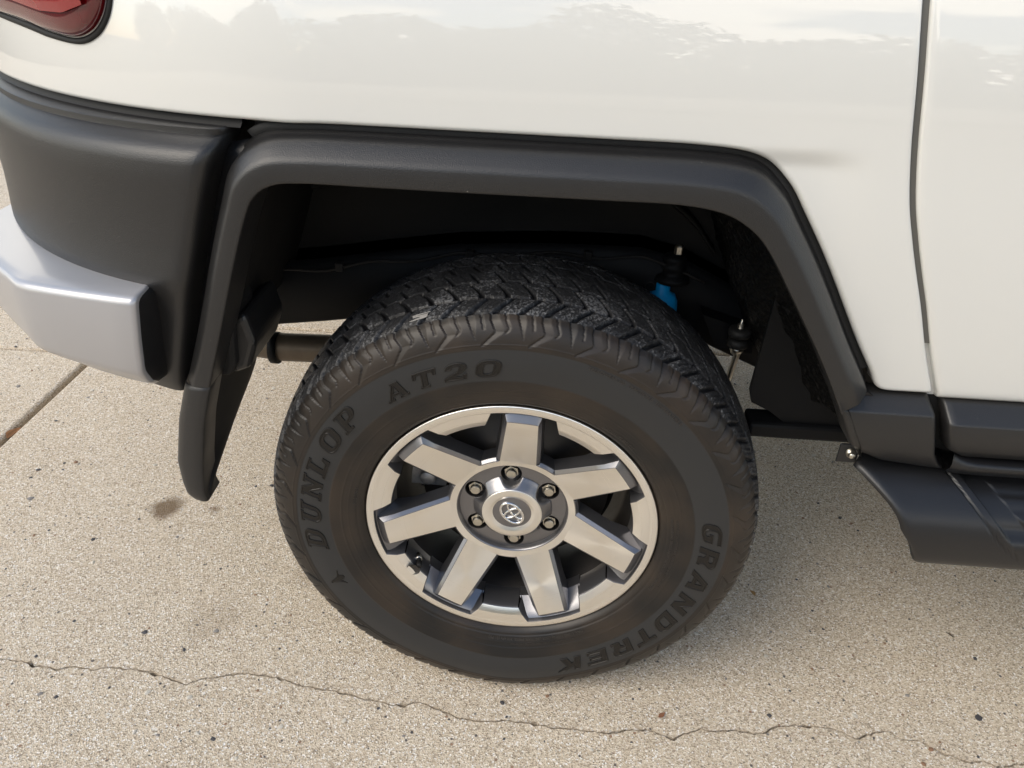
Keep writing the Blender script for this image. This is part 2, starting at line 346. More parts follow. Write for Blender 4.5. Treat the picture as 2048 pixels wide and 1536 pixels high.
# pebbles and sand chips lying in and on the concrete
def pebbles():
    ico = bmesh.new(); bmesh.ops.create_icosphere(ico, subdivisions=1, radius=1)
    iv = np.array([v.co[:] for v in ico.verts]); jf = np.array([[v.index for v in f.verts] for f in ico.faces]); ico.free()
    V, Fc, ci = [], [], []
    k = 0
    for _ in range(3200):
        x, y = random.uniform(-2.2, 1.6), random.uniform(-.6, 1.6)
        if abs(x-XJ+.01) < .035: continue
        s = min(.0072, random.lognormvariate(math.log(.0022), .5)); e = random.uniform(.6, 1.2); a = random.uniform(0, 6.28)
        p = iv*np.array([s*e, s, s*.38])*(1+.18*RNG.standard_normal((len(iv), 1)))
        q = p.copy(); q[:, 0] = p[:, 0]*math.cos(a)-p[:, 1]*math.sin(a); q[:, 1] = p[:, 0]*math.sin(a)+p[:, 1]*math.cos(a)
        V.append(q+np.array([x, y, s*.10])); Fc.append(jf+k*len(iv)); k += 1
        ci += [random.choices((0, 1, 2, 3), (.48, .30, .10, .12))[0]]*len(jf)
    mats = [mat('pebble_pale', (.58, .53, .45), .7), mat('pebble_dark', (.055, .052, .055), .6), mat('pebble_brown', (.25, .14, .08), .7), mat('pebble_grey', (.24, .22, .2), .7)]
    o = obj('pebbles', np.vstack(V), np.vstack(Fc), mats, smooth=False, midx=ci)
    tag(o, 'tiny pale and dark pebbles scattered over the concrete', 'pebbles', None, 'stuff')
pebbles()

# ================================================================== VEHICLE
car = empty('parked_car')
tag(car, 'white off-road car with dark grey plastic flares, seen at its rear wheel', 'car')

def yb(x, z):
    """outer skin of the body side"""
    x = np.asarray(x, float); z = np.asarray(z, float)
    y = arc_in(x, -.25, .78)
    y = y+.95*np.clip(z-1.045, 0, 9)**2 - .25*np.clip(z-1.30, 0, 9)**2
    y = y+.20*np.clip(.95-z, 0, 9)**2
    xr = .405+.30*np.clip(1.0-z, 0, 1)
    y = y+.0065*smooth01((1.012-z)/.026)*np.exp(-np.clip(.985-z, 0, 1)/.16)*smooth01((xr+.015-x)/.08)
    return y
PAIR = [((-.432, .650), (-.478, .650)), ((-.398, .743), (-.442, .743)), ((-.363, .841), (-.407, .843)), ((-.337, .907), (-.380, .915)), ((-.321, .934), (-.358, .966)), ((-.296, .949), (-.318, .996)), ((-.255, .953), (-.262, 1.003)), ((-.17, .952), (-.17, 1.003)), ((-.08, .951), (-.08, 1.002)), ((.10, .950), (.10, 1.000)), ((.19, .949), (.215, .998)), ((.243, .941), (.279, .989)), ((.278, .923), (.317, .960)), ((.304, .897), (.342, .925)), ((.342, .841), (.386, .858)), ((.399, .752), (.446, .757)), ((.447, .668), (.487, .694))]
NP = 180
INN = cat([p[0] for p in PAIR], NP); OUTC = cat([p[1] for p in PAIR], NP)
# ---- quarter panel: loft from its lower edge to the belt line
GAP = [(.578, .678), (.545, .75), (.519, .814), (.497, .865), (.480, .907), (.4625, .956), (.445, 1.026), (.430, 1.106), (.420, 1.169), (.411, 1.25), (.404, 1.33)]
def gapx(z): return np.interp(z, [g_[1] for g_ in GAP], [g_[0] for g_ in GAP])
gz = np.linspace(.678, 1.33, 60); GC = cat(GAP, 200); gapx = lambda z: np.interp(z, GC[:, 1], GC[:, 0])
low = []
for x in np.linspace(-1.02, -.335, 60): low.append((x, 1.014))
dO = np.gradient(OUTC, axis=0); nO = np.stack([-dO[:, 1], dO[:, 0]], 1); nO /= np.linalg.norm(nO, axis=1)[:, None]
i0 = int(np.argmin(np.abs(OUTC[:, 0]+.28)+(OUTC[:, 1] < .98)))
for i in range(i0, NP): low.append(tuple(OUTC[i]+nO[i]*.0105))
low = [p for p in low if p[1] > .70 or p[0] < .4]
low += [(.4985, .690), (.506, .682)]
for x in np.linspace(.515, gapx(.679)-.001, 14): low.append((x, .6795))
low = np.array(low)
# even, lightly smoothed resampling
def resample(P, n):
    d = np.r_[0, np.cumsum(np.linalg.norm(np.diff(P, axis=0), axis=1))]; u = np.linspace(0, d[-1], n)
    return np.stack([np.interp(u, d, P[:, k]) for k in range(P.shape[1])], 1)
NL = 320
low = resample(low, NL)
for _ in range(3): low[1:-1] = .25*low[:-2]+.5*low[1:-1]+.25*low[2:]
dl = np.gradient(low, axis=0); nl = np.stack([-dl[:, 1], dl[:, 0]], 1); nl /= np.linalg.norm(nl, axis=1)[:, None]
TOPZ = 1.33
sfr = np.r_[0, np.cumsum(np.linalg.norm(np.diff(low, axis=0), axis=1))]; sfr /= sfr[-1]
topx = np.interp(sfr, [0, .42, .75, 1], [-1.02, -.30, .20, gapx(TOPZ)])
top = np.stack([topx, np.full(NL, TOPZ)], 1)
rows = []
rad = .0065
for a in (90, 70, 50, 30, 12, 0):          # rolled lower lip
    d = rad*(1-math.sin(R(a))); dy = rad*(1-math.cos(R(a)))
    p = low+nl*d; y = yb(p[:, 0], p[:, 1])+dy+(.028 if a == 90 else 0)*0
    rows.append(np.stack([p[:, 0], y, p[:, 1]], 1))
p = low; rows.insert(0, np.stack([p[:, 0], yb(p[:, 0], p[:, 1])+.04, p[:, 1]], 1))
B = low+nl*rad; T = np.linspace(0, 1, 90)**1.15
lastB, lastT = B[-1], top[-1]
wgt = smooth01((sfr-.45)/.55)**2
for t in T[1:]:
    q = B+(top-B)*t
    zz = q[:, 1]; ql = lastB+(lastT-lastB)*t
    dx = gapx(ql[1])-ql[0]-(1-t)*(gapx(lastB[1])-lastB[0])
    q = q.copy(); q[:, 0] += wgt*dx
    rows.append(np.stack([q[:, 0], yb(q[:, 0], q[:, 1]), q[:, 1]], 1))
A = np.array(rows)
e = A[:, -1:].copy(); ex = []
for dx_, dy_ in ((.0012, .0007), (.0022, .003), (.0024, .022)):
    k = e.copy(); k[..., 0] += dx_; k[..., 1] += dy_; ex.append(k)
A = np.concatenate([A]+ex, 1)
loft('quarter_panel', A, M['paint'], car)['label'] = 'glossy white rear quarter panel with a pressed crease'
# ---- door skin with its rolled edge, and the gap between
def door():
    z = np.r_[.672, .674, .678, np.linspace(.683, 1.33, 90)]
    xs = np.r_[0, .0004, .0016, .004, np.linspace(.012, 1.0, 40)]
    dy = np.r_[.022, .004, .0012, .0002, np.zeros(40)]
    A = np.zeros((len(z), len(xs), 3))
    for i, zz in enumerate(z):
        x0 = float(gapx(max(zz, .679)))+.0112
        A[i, :, 0] = x0+xs; A[i, :, 2] = zz; A[i, :, 1] = yb(x0+xs, zz)+dy+(.02, .003, .0008)[i]*1 if i < 3 else yb(x0+xs, zz)+dy
    o = loft('door', A, M['paint'], car); o['label'] = 'white door panel ahead of the rear wheel'
    z = np.linspace(.76, 1.33, 60)
    loft('seal', [np.stack([gapx(z)+dx, yb(gapx(z), z)+.006, z], 1) for dx in (-.004, .022)], M['gapseal'], o)
    z = np.linspace(.672, .775, 12)
    loft('jamb', [np.stack([gapx(np.maximum(z, .679))+dx, yb(gapx(z), z)+.013, z], 1) for dx in (-.004, .022)], M['paint'], o)
door()

# ---- wheel arch flare
def flare():
    prof = [(-.07, .020), (-.06, .008), (.00, .002), (.03, -.001), (.036, -.004), (.05, -.010), (.07, -.0150), (.10, -.0185), (.15, -.0222), (.25, -.0282), (.35, -.0338), (.42, -.0372), (.48, -.0390), (.54, -.0398), (.7, -.0402), (.92, -.0408), (.965, -.0404), (.99, -.0385), (1.0, -.0345), (1.002, -.028), (1.0, -.01), (.985, .03)]
    rows = []
    end = np.clip((np.arange(NP)-(NP-9))/8, 0, 1)          # rounded lower front end
    for w_, y in prof:
        p = OUTC+(INN-OUTC)*w_
        yo = yb(p[:, 0], p[:, 1])
        k = np.clip(1-w_/.12, 0, 1)
        xleft = np.clip((-.30-OUTC[:, 0])/.06, 0, 1)       # on the rear leg the outer side turns further in
        yy = y+k*(yo*(1-xleft)+.012*xleft)+end**2*.012*(1 if w_ < .95 else .5)
        rows.append(np.stack([p[:, 0], yy, p[:, 1]], 1))
    A = np.array(rows)
    o = loft('wheel_arch_flare', A, M['plastic'], car, autosmooth=None)
    # closed lower front end
    c = A[:, -1]; cc = c.mean(0)+np.array([.002, .02, -.002])
    loft('end_cap', [c, c*.0+np.array([c[:, 0]*1, c[:, 1]*0+.02, c[:, 2]-.004]).T], M['plastic'], o)
    # narrow black seal between paint and plastic
    i1 = NP-3
    s0 = OUTC[i0-12:i1]+nO[i0-12:i1]*.001; s1 = OUTC[i0-12:i1]+nO[i0-12:i1]*.013
    loft('seal', [np.stack([s_[:, 0], yb(s_[:, 0], s_[:, 1])+dy, s_[:, 1]], 1) for s_, dy in ((s0, .008), (s1, .008), (s1, .03))], M['seal'], o)
    # recessed backing between flare and bumper side
    zz = np.linspace(.655, 1.012, 30); xo = np.interp(zz, OUTC[:60, 1], OUTC[:60, 0]); xo[zz > .985] = -.285
    loft('backing', [np.stack([xo+.012, zz*0+.010, zz], 1), np.stack([xo-.012, zz*0+.014, zz], 1), np.stack([xo-.05, zz*0+.03, zz], 1)], M['plastic2'], o)
    return o
flare()

# ---- mud flap: outer edge strip and the flap itself turned in towards the wheel
def mudflap():
    z = np.r_[.6482, .6465, np.linspace(.64, .46, 14), .445, .436, .430, .4275]
    xo = np.interp(z, [.43, .45, .5, .58, .65], [-.513, -.5215, -.522, -.503, -.478]); xo[-3:] = [-.518, -.513, -.505]
    xi = np.interp(z, [.4275, .45, .5, .58, .65], [-.480, -.4805, -.473, -.455, -.432])
    rows = []
    for w_, y in ((-.02, .03), (0, .002), (.03, -.012), (.10, -.024), (.22, -.031), (.4, -.035), (.7, -.037), (.9, -.0365), (.97, -.0345), (1.0, -.030), (.995, -.01), (.98, .012)):
        rows.append(np.stack([xo+(xi-xo)*w_, np.full(len(z), y-.0022)+np.clip((.445-z)/.02, 0, 1)*.006+np.r_[.004, .0012, np.zeros(len(z)-2)], z], 1))
    o = loft('mud_flap', rows, M['plastic'], car)
    o['label'] = 'dark grey mud flap strip hanging behind the rear wheel'
    # the flap face, across the car
    zf = np.linspace(.70, .432, 18)
    wid_ = np.interp(zf, [.432, .45, .50, .55, .60, .64, .70], [.012, .026, .13, .205, .232, .185, .14])
    xf = np.interp(zf, [.43, .5, .65, .70], [-.492, -.488, -.452, -.435])
    rr = []
    for t in np.linspace(0, 1, 9):
        rr.append(np.stack([xf+.006*math.sin(t*3)+(.012*t if 1 else 0), -.030+wid_*t*1.0+.0*t, zf], 1))
    f = loft('flap', rr, M['blackp'], o)
    sm = f.modifiers.new('solid', 'SOLIDIFY'); sm.thickness = .004
    loft('seam', [[(-.480, -.0, .6492), (-.470, -.033, .6492), (-.455, -.0385, .6492), (-.434, -.0375, .6492)], [(-.480, -.0, .6480), (-.470, -.032, .6480), (-.455, -.0375, .6480), (-.434, -.0365, .6480)]], M['gapseal'], o)
mudflap()

# ---- rocker trim ahead of the wheel (below the white panel) and on the door
def trims():
    zt = np.array([.6775, .6765, .6745, .6610, .6590, .6565, .640, .62, .60, .580, .571, .566, .564])
    dy = np.array([.020, .004, -.001, -.0185, -.0203, -.0210, -.0220, -.0215, -.0195, -.015, -.009, .002, .02])
    # leading piece
    A = []
    for zz, d in zip(zt, dy):
        zl = zz-.004*(zz < .6)
        xi = np.interp(zz, [.56, .60, .66, .70], [.504, .482, .452, .43]); xg = np.interp(zz, [.560, .585, .62, .655, .6775], [.650, .613, .5975, .587, .579])
        t = np.r_[0, .01, .035, .08, np.linspace(.14, .93, 22), .965, .99, 1]
        ey = np.r_[.05, .008, .0015, 0, np.zeros(22), .0012, .006, .03]
        x = xi+(xg-xi)*t
        y = .016+d*1.25+ey; z_ = zz-.010*smooth01((x-.5)/.14)*(zz < .61)+.012*smooth01((.545-x)/.05)*(zz < .60)
        A.append(np.stack([x, y, z_], 1))
    o = loft('rocker_trim', A, M['plastic'], car); o['label'] = 'dark grey sill trim between rear wheel and door'
    # door piece
    zt2 = np.array([.6725, .6715, .6690, .6520, .6500, .6475, .63, .606, .592, .587, .585]); dy2 = np.array([.02, .002, -.002, -.0205, -.0222, -.023, -.0235, -.0205, -.014, -.002, .03])
    A = []
    for zz, d in zip(zt2, dy2):
        xg = np.interp(zz, [.585, .590, .606, .640, .6725], [.664, .640, .6145, .603, .5965])
        xs = np.r_[0, .0015, .005, np.linspace(.015, 1.1, 14)]; ey = np.r_[.03, .004, .0008, np.zeros(14)]
        A.append(np.stack([xg+xs, .012+d*1.2+ey, np.full(len(xs), zz)], 1))
    d_ = loft('door_trim', A, M['plastic'], car); d_['label'] = 'dark grey trim along the foot of the door'
    # sill lip below the door trim
    pr = [(.03, .584), (.0, .583), (-.012, .5815), (-.0165, .578), (-.015, .570), (-.006, .558), (.02, .552), (.06, .552)]
    xs = np.r_[.628, .633, .64, .65, .665, np.linspace(.7, 1.75, 10)]; zo = np.r_[.016, .010, .006, .003, .001, np.zeros(10)]
    loft('sill_lip', [np.stack([xs, np.full(len(xs), y+.004), z+zo*(1 if z > .58 else .3)], 1) for y, z in pr], M['plastic2'], d_)
    loft('gap_back', [[(.570, .030, .69), (.585, .030, .59), (.66, .03, .570), (1.7, .03, .570)], [(.62, .030, .69), (.64, .030, .62), (.68, .03, .60), (1.7, .03, .60)]], M['seal'], d_)
trims()

# ---- bumper side cladding
def ycl(x): return -.04+arc_in(x, -.33, .62)
def cladding():
    zr = np.array([.61, .63, .66, .70, .75, .79, .806, .82, .84, .87, .91, .94,   .966, .977, .984, .989, .993, .995, .9955, .998, 1.003, 1.0045, 1.005])
    dyt = np.array([.02, .010, .004, 0, 0, -.006, -.012, -.010, -.006, -.002, 0, .0002, .001, .0045, .0105, .019, .028, .034, .036, .0365, .037, .040, .07])
    xr = np.interp(zr, [.61, .629, .75, .84, .909, .967, 1.008], [-.490, -.486, -.449, -.419, -.396, -.374, -.356])
    A = []
    for zz, d, x1 in zip(zr, dyt, xr):
        ex = np.r_[0, .0005, .003, .0075, .014, .022]; ey = np.r_[.075, .030, .016, .007, .002, .0003]
        x = np.r_[x1-ex, np.linspace(x1-.032, -.93, 46)]
        y = ycl(x)+d+np.r_[ey, np.zeros(46)]
        A.append(np.stack([x, y, np.full(len(x), zz)], 1))
    o = loft('bumper_side', A, M['plastic'], car, autosmooth=50); o['label'] = 'dark grey plastic bumper side wrapping the rear corner'
    x = np.linspace(-.345, -.95, 40)
    loft('seal', [np.stack([x, arc_in(x, -.25, .78)+dy, x*0+z], 1) for dy, z in ((.002, 1.004), (.010, 1.009), (.012, 1.02))], M['seal'], o)
cladding()

# ---- silver bumper end
def bumper():
    xs = np.array([-.4920, -.4925, -.4945, -.500, -.53, -.577, -.62, -.655, -.675, -.70, -.74, -.80, -.86])
    yr = np.array([-.0585, -.0640, -.0670, -.068, -.064, -.057, -.0495, -.042, -.035, -.0165, .014, .062, .115])
    zt = np.full(len(xs), .7985); zb = np.interp(xs, [-.86, -.70, -.60, -.472], [.722, .700, .686, .678]); zc = zb-np.interp(xs, [-.86, -.74, -.66, -.56, -.472], [.005, .012, .022, .030, .034])
    secs = []
    for i, x in enumerate(xs):
        back = max(ycl(x)+.02, yr[i]+.03) if i > 2 else yr[i]+.045
        y = yr[i]; e = [0.004, .0015, .0003][i] if i < 3 else 0
        x = x-.020*0
        sec = [(back+.06, zt[i]+.006-e), (back, zt[i]+.004-e), (y+.030, zt[i]+.002-e), (y+.012, zt[i]+.0005-e), (y+.0055, zt[i]-.0015-e), (y+.0018, zt[i]-.005-e), (y+.0003, zt[i]-.011-e), (y-.001, (zt[i]+zb[i])/2), (y, zb[i]+.012), (y+.0018, zb[i]+.004), (y+.006, zb[i]-.003), (y+.018, zc[i]+.012), (y+.034, zc[i]), (y+.07, zc[i]-.006)]
        secs.append([(x-.150*max(0, .795-b)*(1 if i < 5 else max(0, (x+.70)/.17) if x > -.70 else 0), a, b) for a, b in sec])
    o = loft('bumper_end', secs, M['silver'], car, flip=True); o['label'] = 'silver painted end of the rear bumper'
    # chamfered end face turning in to the plastic
    c0 = np.array(secs[0]); c1 = c0.copy(); c1[:, 0] += .0065; c1[:, 1] = np.maximum(c1[:, 1]+.026, -.034); c2 = c1.copy(); c2[:, 0] += .003; c2[:, 1] += .05
    c1[:, 2] = .735+(c1[:, 2]-.735)*.985
    loft('end_face', [c0, c1, c2], M['plastic2'], o)
bumper()

# ---- tail lamp
def taillamp():
    pts = [(-.80, 1.105), (-.66, 1.098), (-.60, 1.090), (-.551, 1.0865), (-.52, 1.096), (-.500, 1.113), (-.488, 1.135), (-.480, 1.17), (-.478, 1.30), (-.60, 1.32), (-.80, 1.32)]
    C = cat(pts+[pts[0]], 120)[:-1]+np.array([-.013, .004]); c = np.array([-.64, 1.2])
    def ring(off, dy, k=None):
        n = C-c; L_ = np.linalg.norm(n, axis=1)[:, None]; p = C-n/L_*off
        return np.stack([p[:, 0], yb(p[:, 0], p[:, 1])+dy, p[:, 1]], 1)
    g_ = loft('lamp_gasket', [ring(-.0095, .002), ring(-.0085, -.002), ring(-.005, -.0035), ring(-.001, -.002), ring(.001, .006)], M['seal'], car, wrap=True)
    rows = [ring(.0, .004), ring(.002, -.006), ring(.006, -.012), ring(.014, -.0165), ring(.03, -.020), ring(.06, -.022), ring(.10, -.023)]
    o = loft('tail_lamp', rows, M['lens'], car, wrap=True); o['label'] = 'glossy red tail lamp set in a black gasket'
    f = rows[-1]; cc = f.mean(0)
    obj('lens_face', [tuple(p) for p in f]+[tuple(cc)], [(i, (i+1) % len(f), len(f)) for i in range(len(f))], M['lens'], o)
    g_.parent = o
    x = np.linspace(-.66, -.525, 30); z0 = np.interp(x, [-.66, -.60, -.56, -.525], [1.128, 1.120, 1.121, 1.132])
    loft('reflector', [np.stack([x, yb(x, z0)-.0235-.002*math.sin(t*3.1), z0+t*.030], 1) for t in np.linspace(0, 1, 6)], M['lensdark'], o)
taillamp()

# ---- running board
def board():
    sec = [(.10, .560), (.03, .5535), (.0, .541), (-.02, .529), (-.035, .517), (-.046, .504), (-.0525, .489), (-.0555, .473), (-.0555, .455), (-.053, .436), (-.047, .4225), (-.036, .4165), (-.01, .416), (.10, .43)]
    def xend(y, z): return np.interp(y, [-.056, -.045, -.02, .02, .10], [.566, .557, .537, .508, .56])+np.interp(z, [.415, .44, .48, .56], [.052, .036, .010, 0])+.07*float(np.clip((y+.046)/.03, 0, 1)*np.clip((.45-z)/.02, 0, 1))
    S = resample(cat(sec, 200), 46)
    dS = np.gradient(S, axis=0); nS = np.stack([-dS[:, 1], dS[:, 0]], 1); nS /= np.linalg.norm(nS, axis=1)[:, None]
    nS *= np.sign(((S-np.array([.02, .487]))*nS).sum(1))[:, None]
    # seam that bounds the step pad: runs forward down the top, rounds on to the front face
    key = [(.10, .56), (.03, .5535), (0, .541), (-.02, .529), (-.035, .517), (-.046, .504), (-.0525, .489), (-.0555, .473), (-.0553, .455), (-.0545, .446), (-.053, .436), (-.047, .4225)]
    kx = [.618, .636, .650, .663, .675, .687, .700, .716, .742, .790, 9, 9]
    def seam_x(p): return kx[0] if p[0] > .099 else float(np.interp(np.interp(p[1], [k_[1] for k_ in key[::-1]], range(len(key)-1, -1, -1)), range(len(key)), kx))
    cols = np.r_[0, .002, .006, .012, .02, .035, .05, np.linspace(.06, .32, 150), np.linspace(.34, 1.25, 24)]
    kk = np.r_[.88, .95, .985, np.ones(len(cols)-3)]
    A = np.zeros((len(S), len(cols), 3))
    for i_, (p, n_) in enumerate(zip(S, nS)):
        x = xend(p[0], p[1])+cols; d = x-seam_x(p)
        groove = .0035*smooth01((d+.0005)/.0015)*smooth01((.0035-d)/.0015)
        rec = .016*smooth01((d-.017)/.006)*float(np.clip((p[1]-.478)/.012, 0, 1)) if i_ < 30 else 0*d
        ribs = .003*smooth01((np.sin(p[0]*2*math.pi/.024)-.2)/.3)*smooth01((d-.06)/.004)*float(np.clip((p[1]-.50)/.01, 0, 1))
        off = -(groove+rec-ribs)
        A[i_, :, 0] = x; A[i_, :, 1] = .03+(p[0]-.03)*kk+n_[0]*off; A[i_, :, 2] = .487+(p[1]-.487)*kk+n_[1]*off
    o = loft('running_board', A, M['plastic2'], car); o['label'] = 'dark grey running board with a sunken step pad below the door'
    c = A[:, 0]; cc = c.mean(0)+np.array([.012, .02, 0])
    obj('end_face', [tuple(p) for p in c]+[tuple(cc)], [(i, i+1, len(c)) for i in range(len(c)-1)]+[(len(c)-1, 0, len(c))], M['plastic2'], o)
    bk = box((1.2, .085, .545), (1.1, .012, .06)); bevel(obj('inner_wall', *bk, M['plastic2'], o, smooth=False), .006, 3)
board()

# ---- the rest of the body, beyond the frame
def rest():
    z = np.linspace(.60, 1.33, 30); xs = np.linspace(1.59, 3.35, 30)
    A = [[(x, float(yb(1.2, zz))+max(0, (x-2.9))**2*.8, zz) for x in xs] for zz in z]
    o = loft('front_fender', A, M['paint'], car)
    b_ = box((.28, .91, 1.60), (2.5, 1.62, .56)); c_ = obj('cabin', *b_, M['paint'], car, smooth=False); bevel(c_, .10, 4)
    for x0, x1 in ((-.75, -.05), (.1, .75), (.85, 1.4)):
        w_ = box(((x0+x1)/2, .093, 1.56), (x1-x0, .02, .30)); bevel(obj('window', *w_, M['glass'], c_, smooth=False), .03, 3)
    b_ = box((2.3, .91, 1.0), (2.0, 1.6, .5)); bevel(obj('bonnet', *b_, M['paint'], car, smooth=False), .08, 3)
    b_ = box((.6, 1.80, .98), (3.1, .03, .70)); bevel(obj('far_side', *b_, M['paint'], car, smooth=False), .01)
    b_ = box((-.93, 1.10, .98), (.04, 1.3, .70)); bevel(obj('tailgate', *b_, M['paint'], car, smooth=False), .01)
    b_ = box((-.93, 1.10, .71), (.10, 1.2, .15)); bevel(obj('rear_bumper', *b_, M['silver'], car, smooth=False), .02, 3)
    b_ = box((1.1, .91, .84), (4.0, 1.05, .30)); obj('floor_pan', *b_, M['chassis'], car, smooth=False)
    b_ = box((2.1, .35, .80), (2.5, .5, .36)); obj('side_floor', *b_, M['chassis'], car, smooth=False)
rest()

# ---- wheel arch liner, chassis and suspension
def arch():
    nI = np.gradient(INN, axis=0); nI = np.stack([-nI[:, 1], nI[:, 0]], 1); nI /= np.linalg.norm(nI, axis=1)[:, None]
    ext = [(.462, .645), (.474, .622), (.487, .60), (.493, .585)]
    P = INN+nI*.012
    P = np.vstack([P, np.array(ext)+np.array([.010, 0])]); k = len(P)
    left = np.clip((.0-P[:, 0])/.05, 0, 1)
    rows = []
    ys = np.r_[-.012, 0, np.linspace(.03, .40, 24)]
    for y in ys:
        t = smooth01((y-.06)/.2)
        s = np.arange(k)/k
        p = P.copy()
        # towards the chassis the front of the housing comes rearward along a curve, as the pressed inner arch does
        fr = np.clip((P[:, 0]-.18)/.25, 0, 1)
        p[:, 0] -= fr*t*.085; p[:, 1] -= fr*t*.02
        r_ = np.clip((-.28-P[:, 0])/.12, 0, 1); p[:, 0] += r_*t*.0
        bump_ = .0035*np.sin(P[:, 0]*90+y*60)*np.sin(P[:, 1]*110-y*75)*(fr > 0)
        rows.append(np.stack([p[:, 0]-bump_, np.full(k, y), p[:, 1]-bump_], 1))
    A = np.array(rows); j = int(.50*k)
    j0 = 0
    o = loft('arch_liner', A[:, j0:j+1], M['blackp'], car); o['label'] = 'black plastic wheel arch liner'
    u = loft('undercoat', A[:, j:], M['under'], o); u['label'] = 'rough black undercoating on the front of the arch'
    # inner wall above the rail
    poly = [(-.56, .58), (-.52, .99), (.30, .99), (.40, .80), (.44, .66), (.40, .60), (.20, .66)]
    obj('inner_wall', *prism(poly, .37, .40), M['blackp'], o, smooth=False)
    # closing plate under the front of the arch and pinch weld
    poly = [(.372, .585), (.378, .565), (.41, .550), (.45, .520), (.49, .500), (.56, .500), (.56, .60), (.50, .68), (.46, .76), (.38, .78)]
    obj('closing_plate', *prism(poly, .145, .155), M['chassis'], o, smooth=False)
    b_ = box((.70, .16, .516), (.64, .05, .028)); bevel(obj('floor_rail', *b_, M['chassis'], car, smooth=False), .006)
    # filler between liner and rocker trim
    obj('trim_return', *prism([(.456, .655), (.49, .60), (.505, .580), (.56, .580), (.56, .64), (.49, .68)], .012, .05), M['plastic2'], car, smooth=False)
    t_ = box((.503, .035, .556), (.030, .004, .034)); tb = obj('mount_tab', *t_, M['plastic2'], car, smooth=False); bevel(tb, .003)
    V, Fc = lathe([(0, .018), (.0036, .0185), (.0048, .020), (.005, .022), (.005, .0245), (.0070, .025), (.0070, .034)], 20)
    V = V+np.array([.505, .003, .559]); obj('bolt', V, Fc, M['zinc'], tb)
    # frame rail sweeping up over the axle
    xs = np.array([-.88, -.62, -.47, -.376, -.30, -.211, -.12, 0, .077, .19, .27, .34, .42, .55, .8, 1.8])
    zt = np.array([.66, .675, .690, .702, .715, .730, .744, .752, .755, .755, .735, .70, .665, .62, .60, .60])
    zb = zt-np.array([.12, .12, .125, .124, .125, .125, .12, .115, .115, .12, .13, .13, .13, .11, .10, .10])
    secs = [[(x, .300+.012, t), (x, .30, t-.008), (x, .298, (t+b)/2), (x, .30, b+.008), (x, .312, b), (x, .37, b), (x, .37, t)] for x, t, b in zip(xs, zt, zb)]
    rail = loft('frame_rail', secs, M['chassis'], car, flip=True); rail['label'] = 'black chassis rail inside the wheel arch'
    V, Fc = lathe([(.0, .010), (.014, .010), (.0165, .004), (.019, -.001), (.0205, .001)], 28); obj('rail_hole', V+np.array([-.405, .301, .622]), Fc, M['chassis'], rail)
    for hx, hz in ((.21, .69), (.33, .640), (.35, .61), (.30, .60), (.12, .715)):
        V, Fc = lathe([(.0, .006), (.006, .006), (.007, -.0005), (.0085, -.0012), (.0095, .001)], 16); obj('rail_hole', V+np.array([hx, .2985, hz]), Fc, M['blackp'], rail)
    # pressed ribs, clips and a brake line inside the housing
    for x0, x1, z0, z1 in ((-.36, -.02, .845, .915), (.02, .16, .86, .93)):
        bevel(obj('pressed_rib', *box(((x0+x1)/2, .366, (z0+z1)/2), (x1-x0, .012, z1-z0)), M['blackp'], o, smooth=False), .005, 3)
    V, Fc = tube([(x, .292, z-.012+.004*math.sin(x*40)) for x, z in zip(np.linspace(-.6, .30, 60), np.interp(np.linspace(-.6, .30, 60), xs, zt))], .0028, 8); bl = obj('brake_line', V, Fc, M['blackp'], rail)
    for x in (-.33, -.1, .1, .24):
        bevel(obj('line_clip', *box((x, .293, float(np.interp(x, xs, zt))-.012), (.014, .012, .016)), M['blackp'], bl, smooth=False), .002)
    ed = [(-.44, .80), (-.36, .83), (-.20, .845), (-.02, .85), (.12, .855), (.20, .845), (.27, .80), (.32, .74)]
    ec = cat(ed, 60); loft('edge_flange', [np.stack([ec[:, 0], np.full(60, y), ec[:, 1]+dz], 1) for y, dz in ((.372, -.012), (.352, -.011), (.348, -.006), (.352, 0), (.372, .002))], M['blackp'], o)
    # exhaust tail pipe
    V, Fc = tube([(-.62, .47, .432), (-.52, .455, .432), (-.40, .45, .438), (-.25, .45, .45), (.0, .46, .52), (.3, .48, .54), (1.2, .5, .45)], .030, 20); ex = obj('exhaust_pipe', V, Fc, M['dust'], car)
    V, Fc = tube([(-.545, .452, .431), (-.53, .452, .431)], .034, 20); obj('clamp', V, Fc, M['chassis'], ex)
    # inner bracket at the foot of the rear leg of the flare
    poly = [(-.452, .79), (-.424, .80), (-.405, .74), (-.415, .655), (-.425, .635), (-.46, .632)]
    br = obj('arch_bracket', *prism(poly, .015, .10), M['blackp'], car, smooth=False); bevel(br, .008, 3)
    poly = [(-.425, .72), (-.395, .735), (-.385, .685), (-.402, .640), (-.432, .628)]
    bevel(obj('bracket_lobe', *prism(poly, .03, .16), M['plastic'], br, smooth=False), .010, 3)
    # damper: blue body, stem, upper bush and nut
    c = np.array([.232, .335, 0])
    V, Fc = lathe([(.0, .702), (.012, .698), (.0125, .684), (.022, .680), (.027, .668), (.0285, .658), (.0285, .60), (.0285, .40), (.02, .36), (0, .36)], 28)
    V = V[:, [0, 2, 1]]; d = obj('damper', V+c*[1, 1, 0]+np.array([0, -.04, 0]), Fc, M['blue'], car); d['label'] = 'bright blue damper body behind the tyre'
    V, Fc = lathe([(.0, .752), (.011, .752), (.018, .748), (.020, .742), (.017, .738), (.020, .733), (.021, .727), (.017, .722), (.02, .716), (.028, .712), (.03, .704), (.0, .704)], 24)
    V = V[:, [0, 2, 1]]; obj('damper_bush', V+np.array([.246, .30, 0]), Fc, M['chassis'], d)
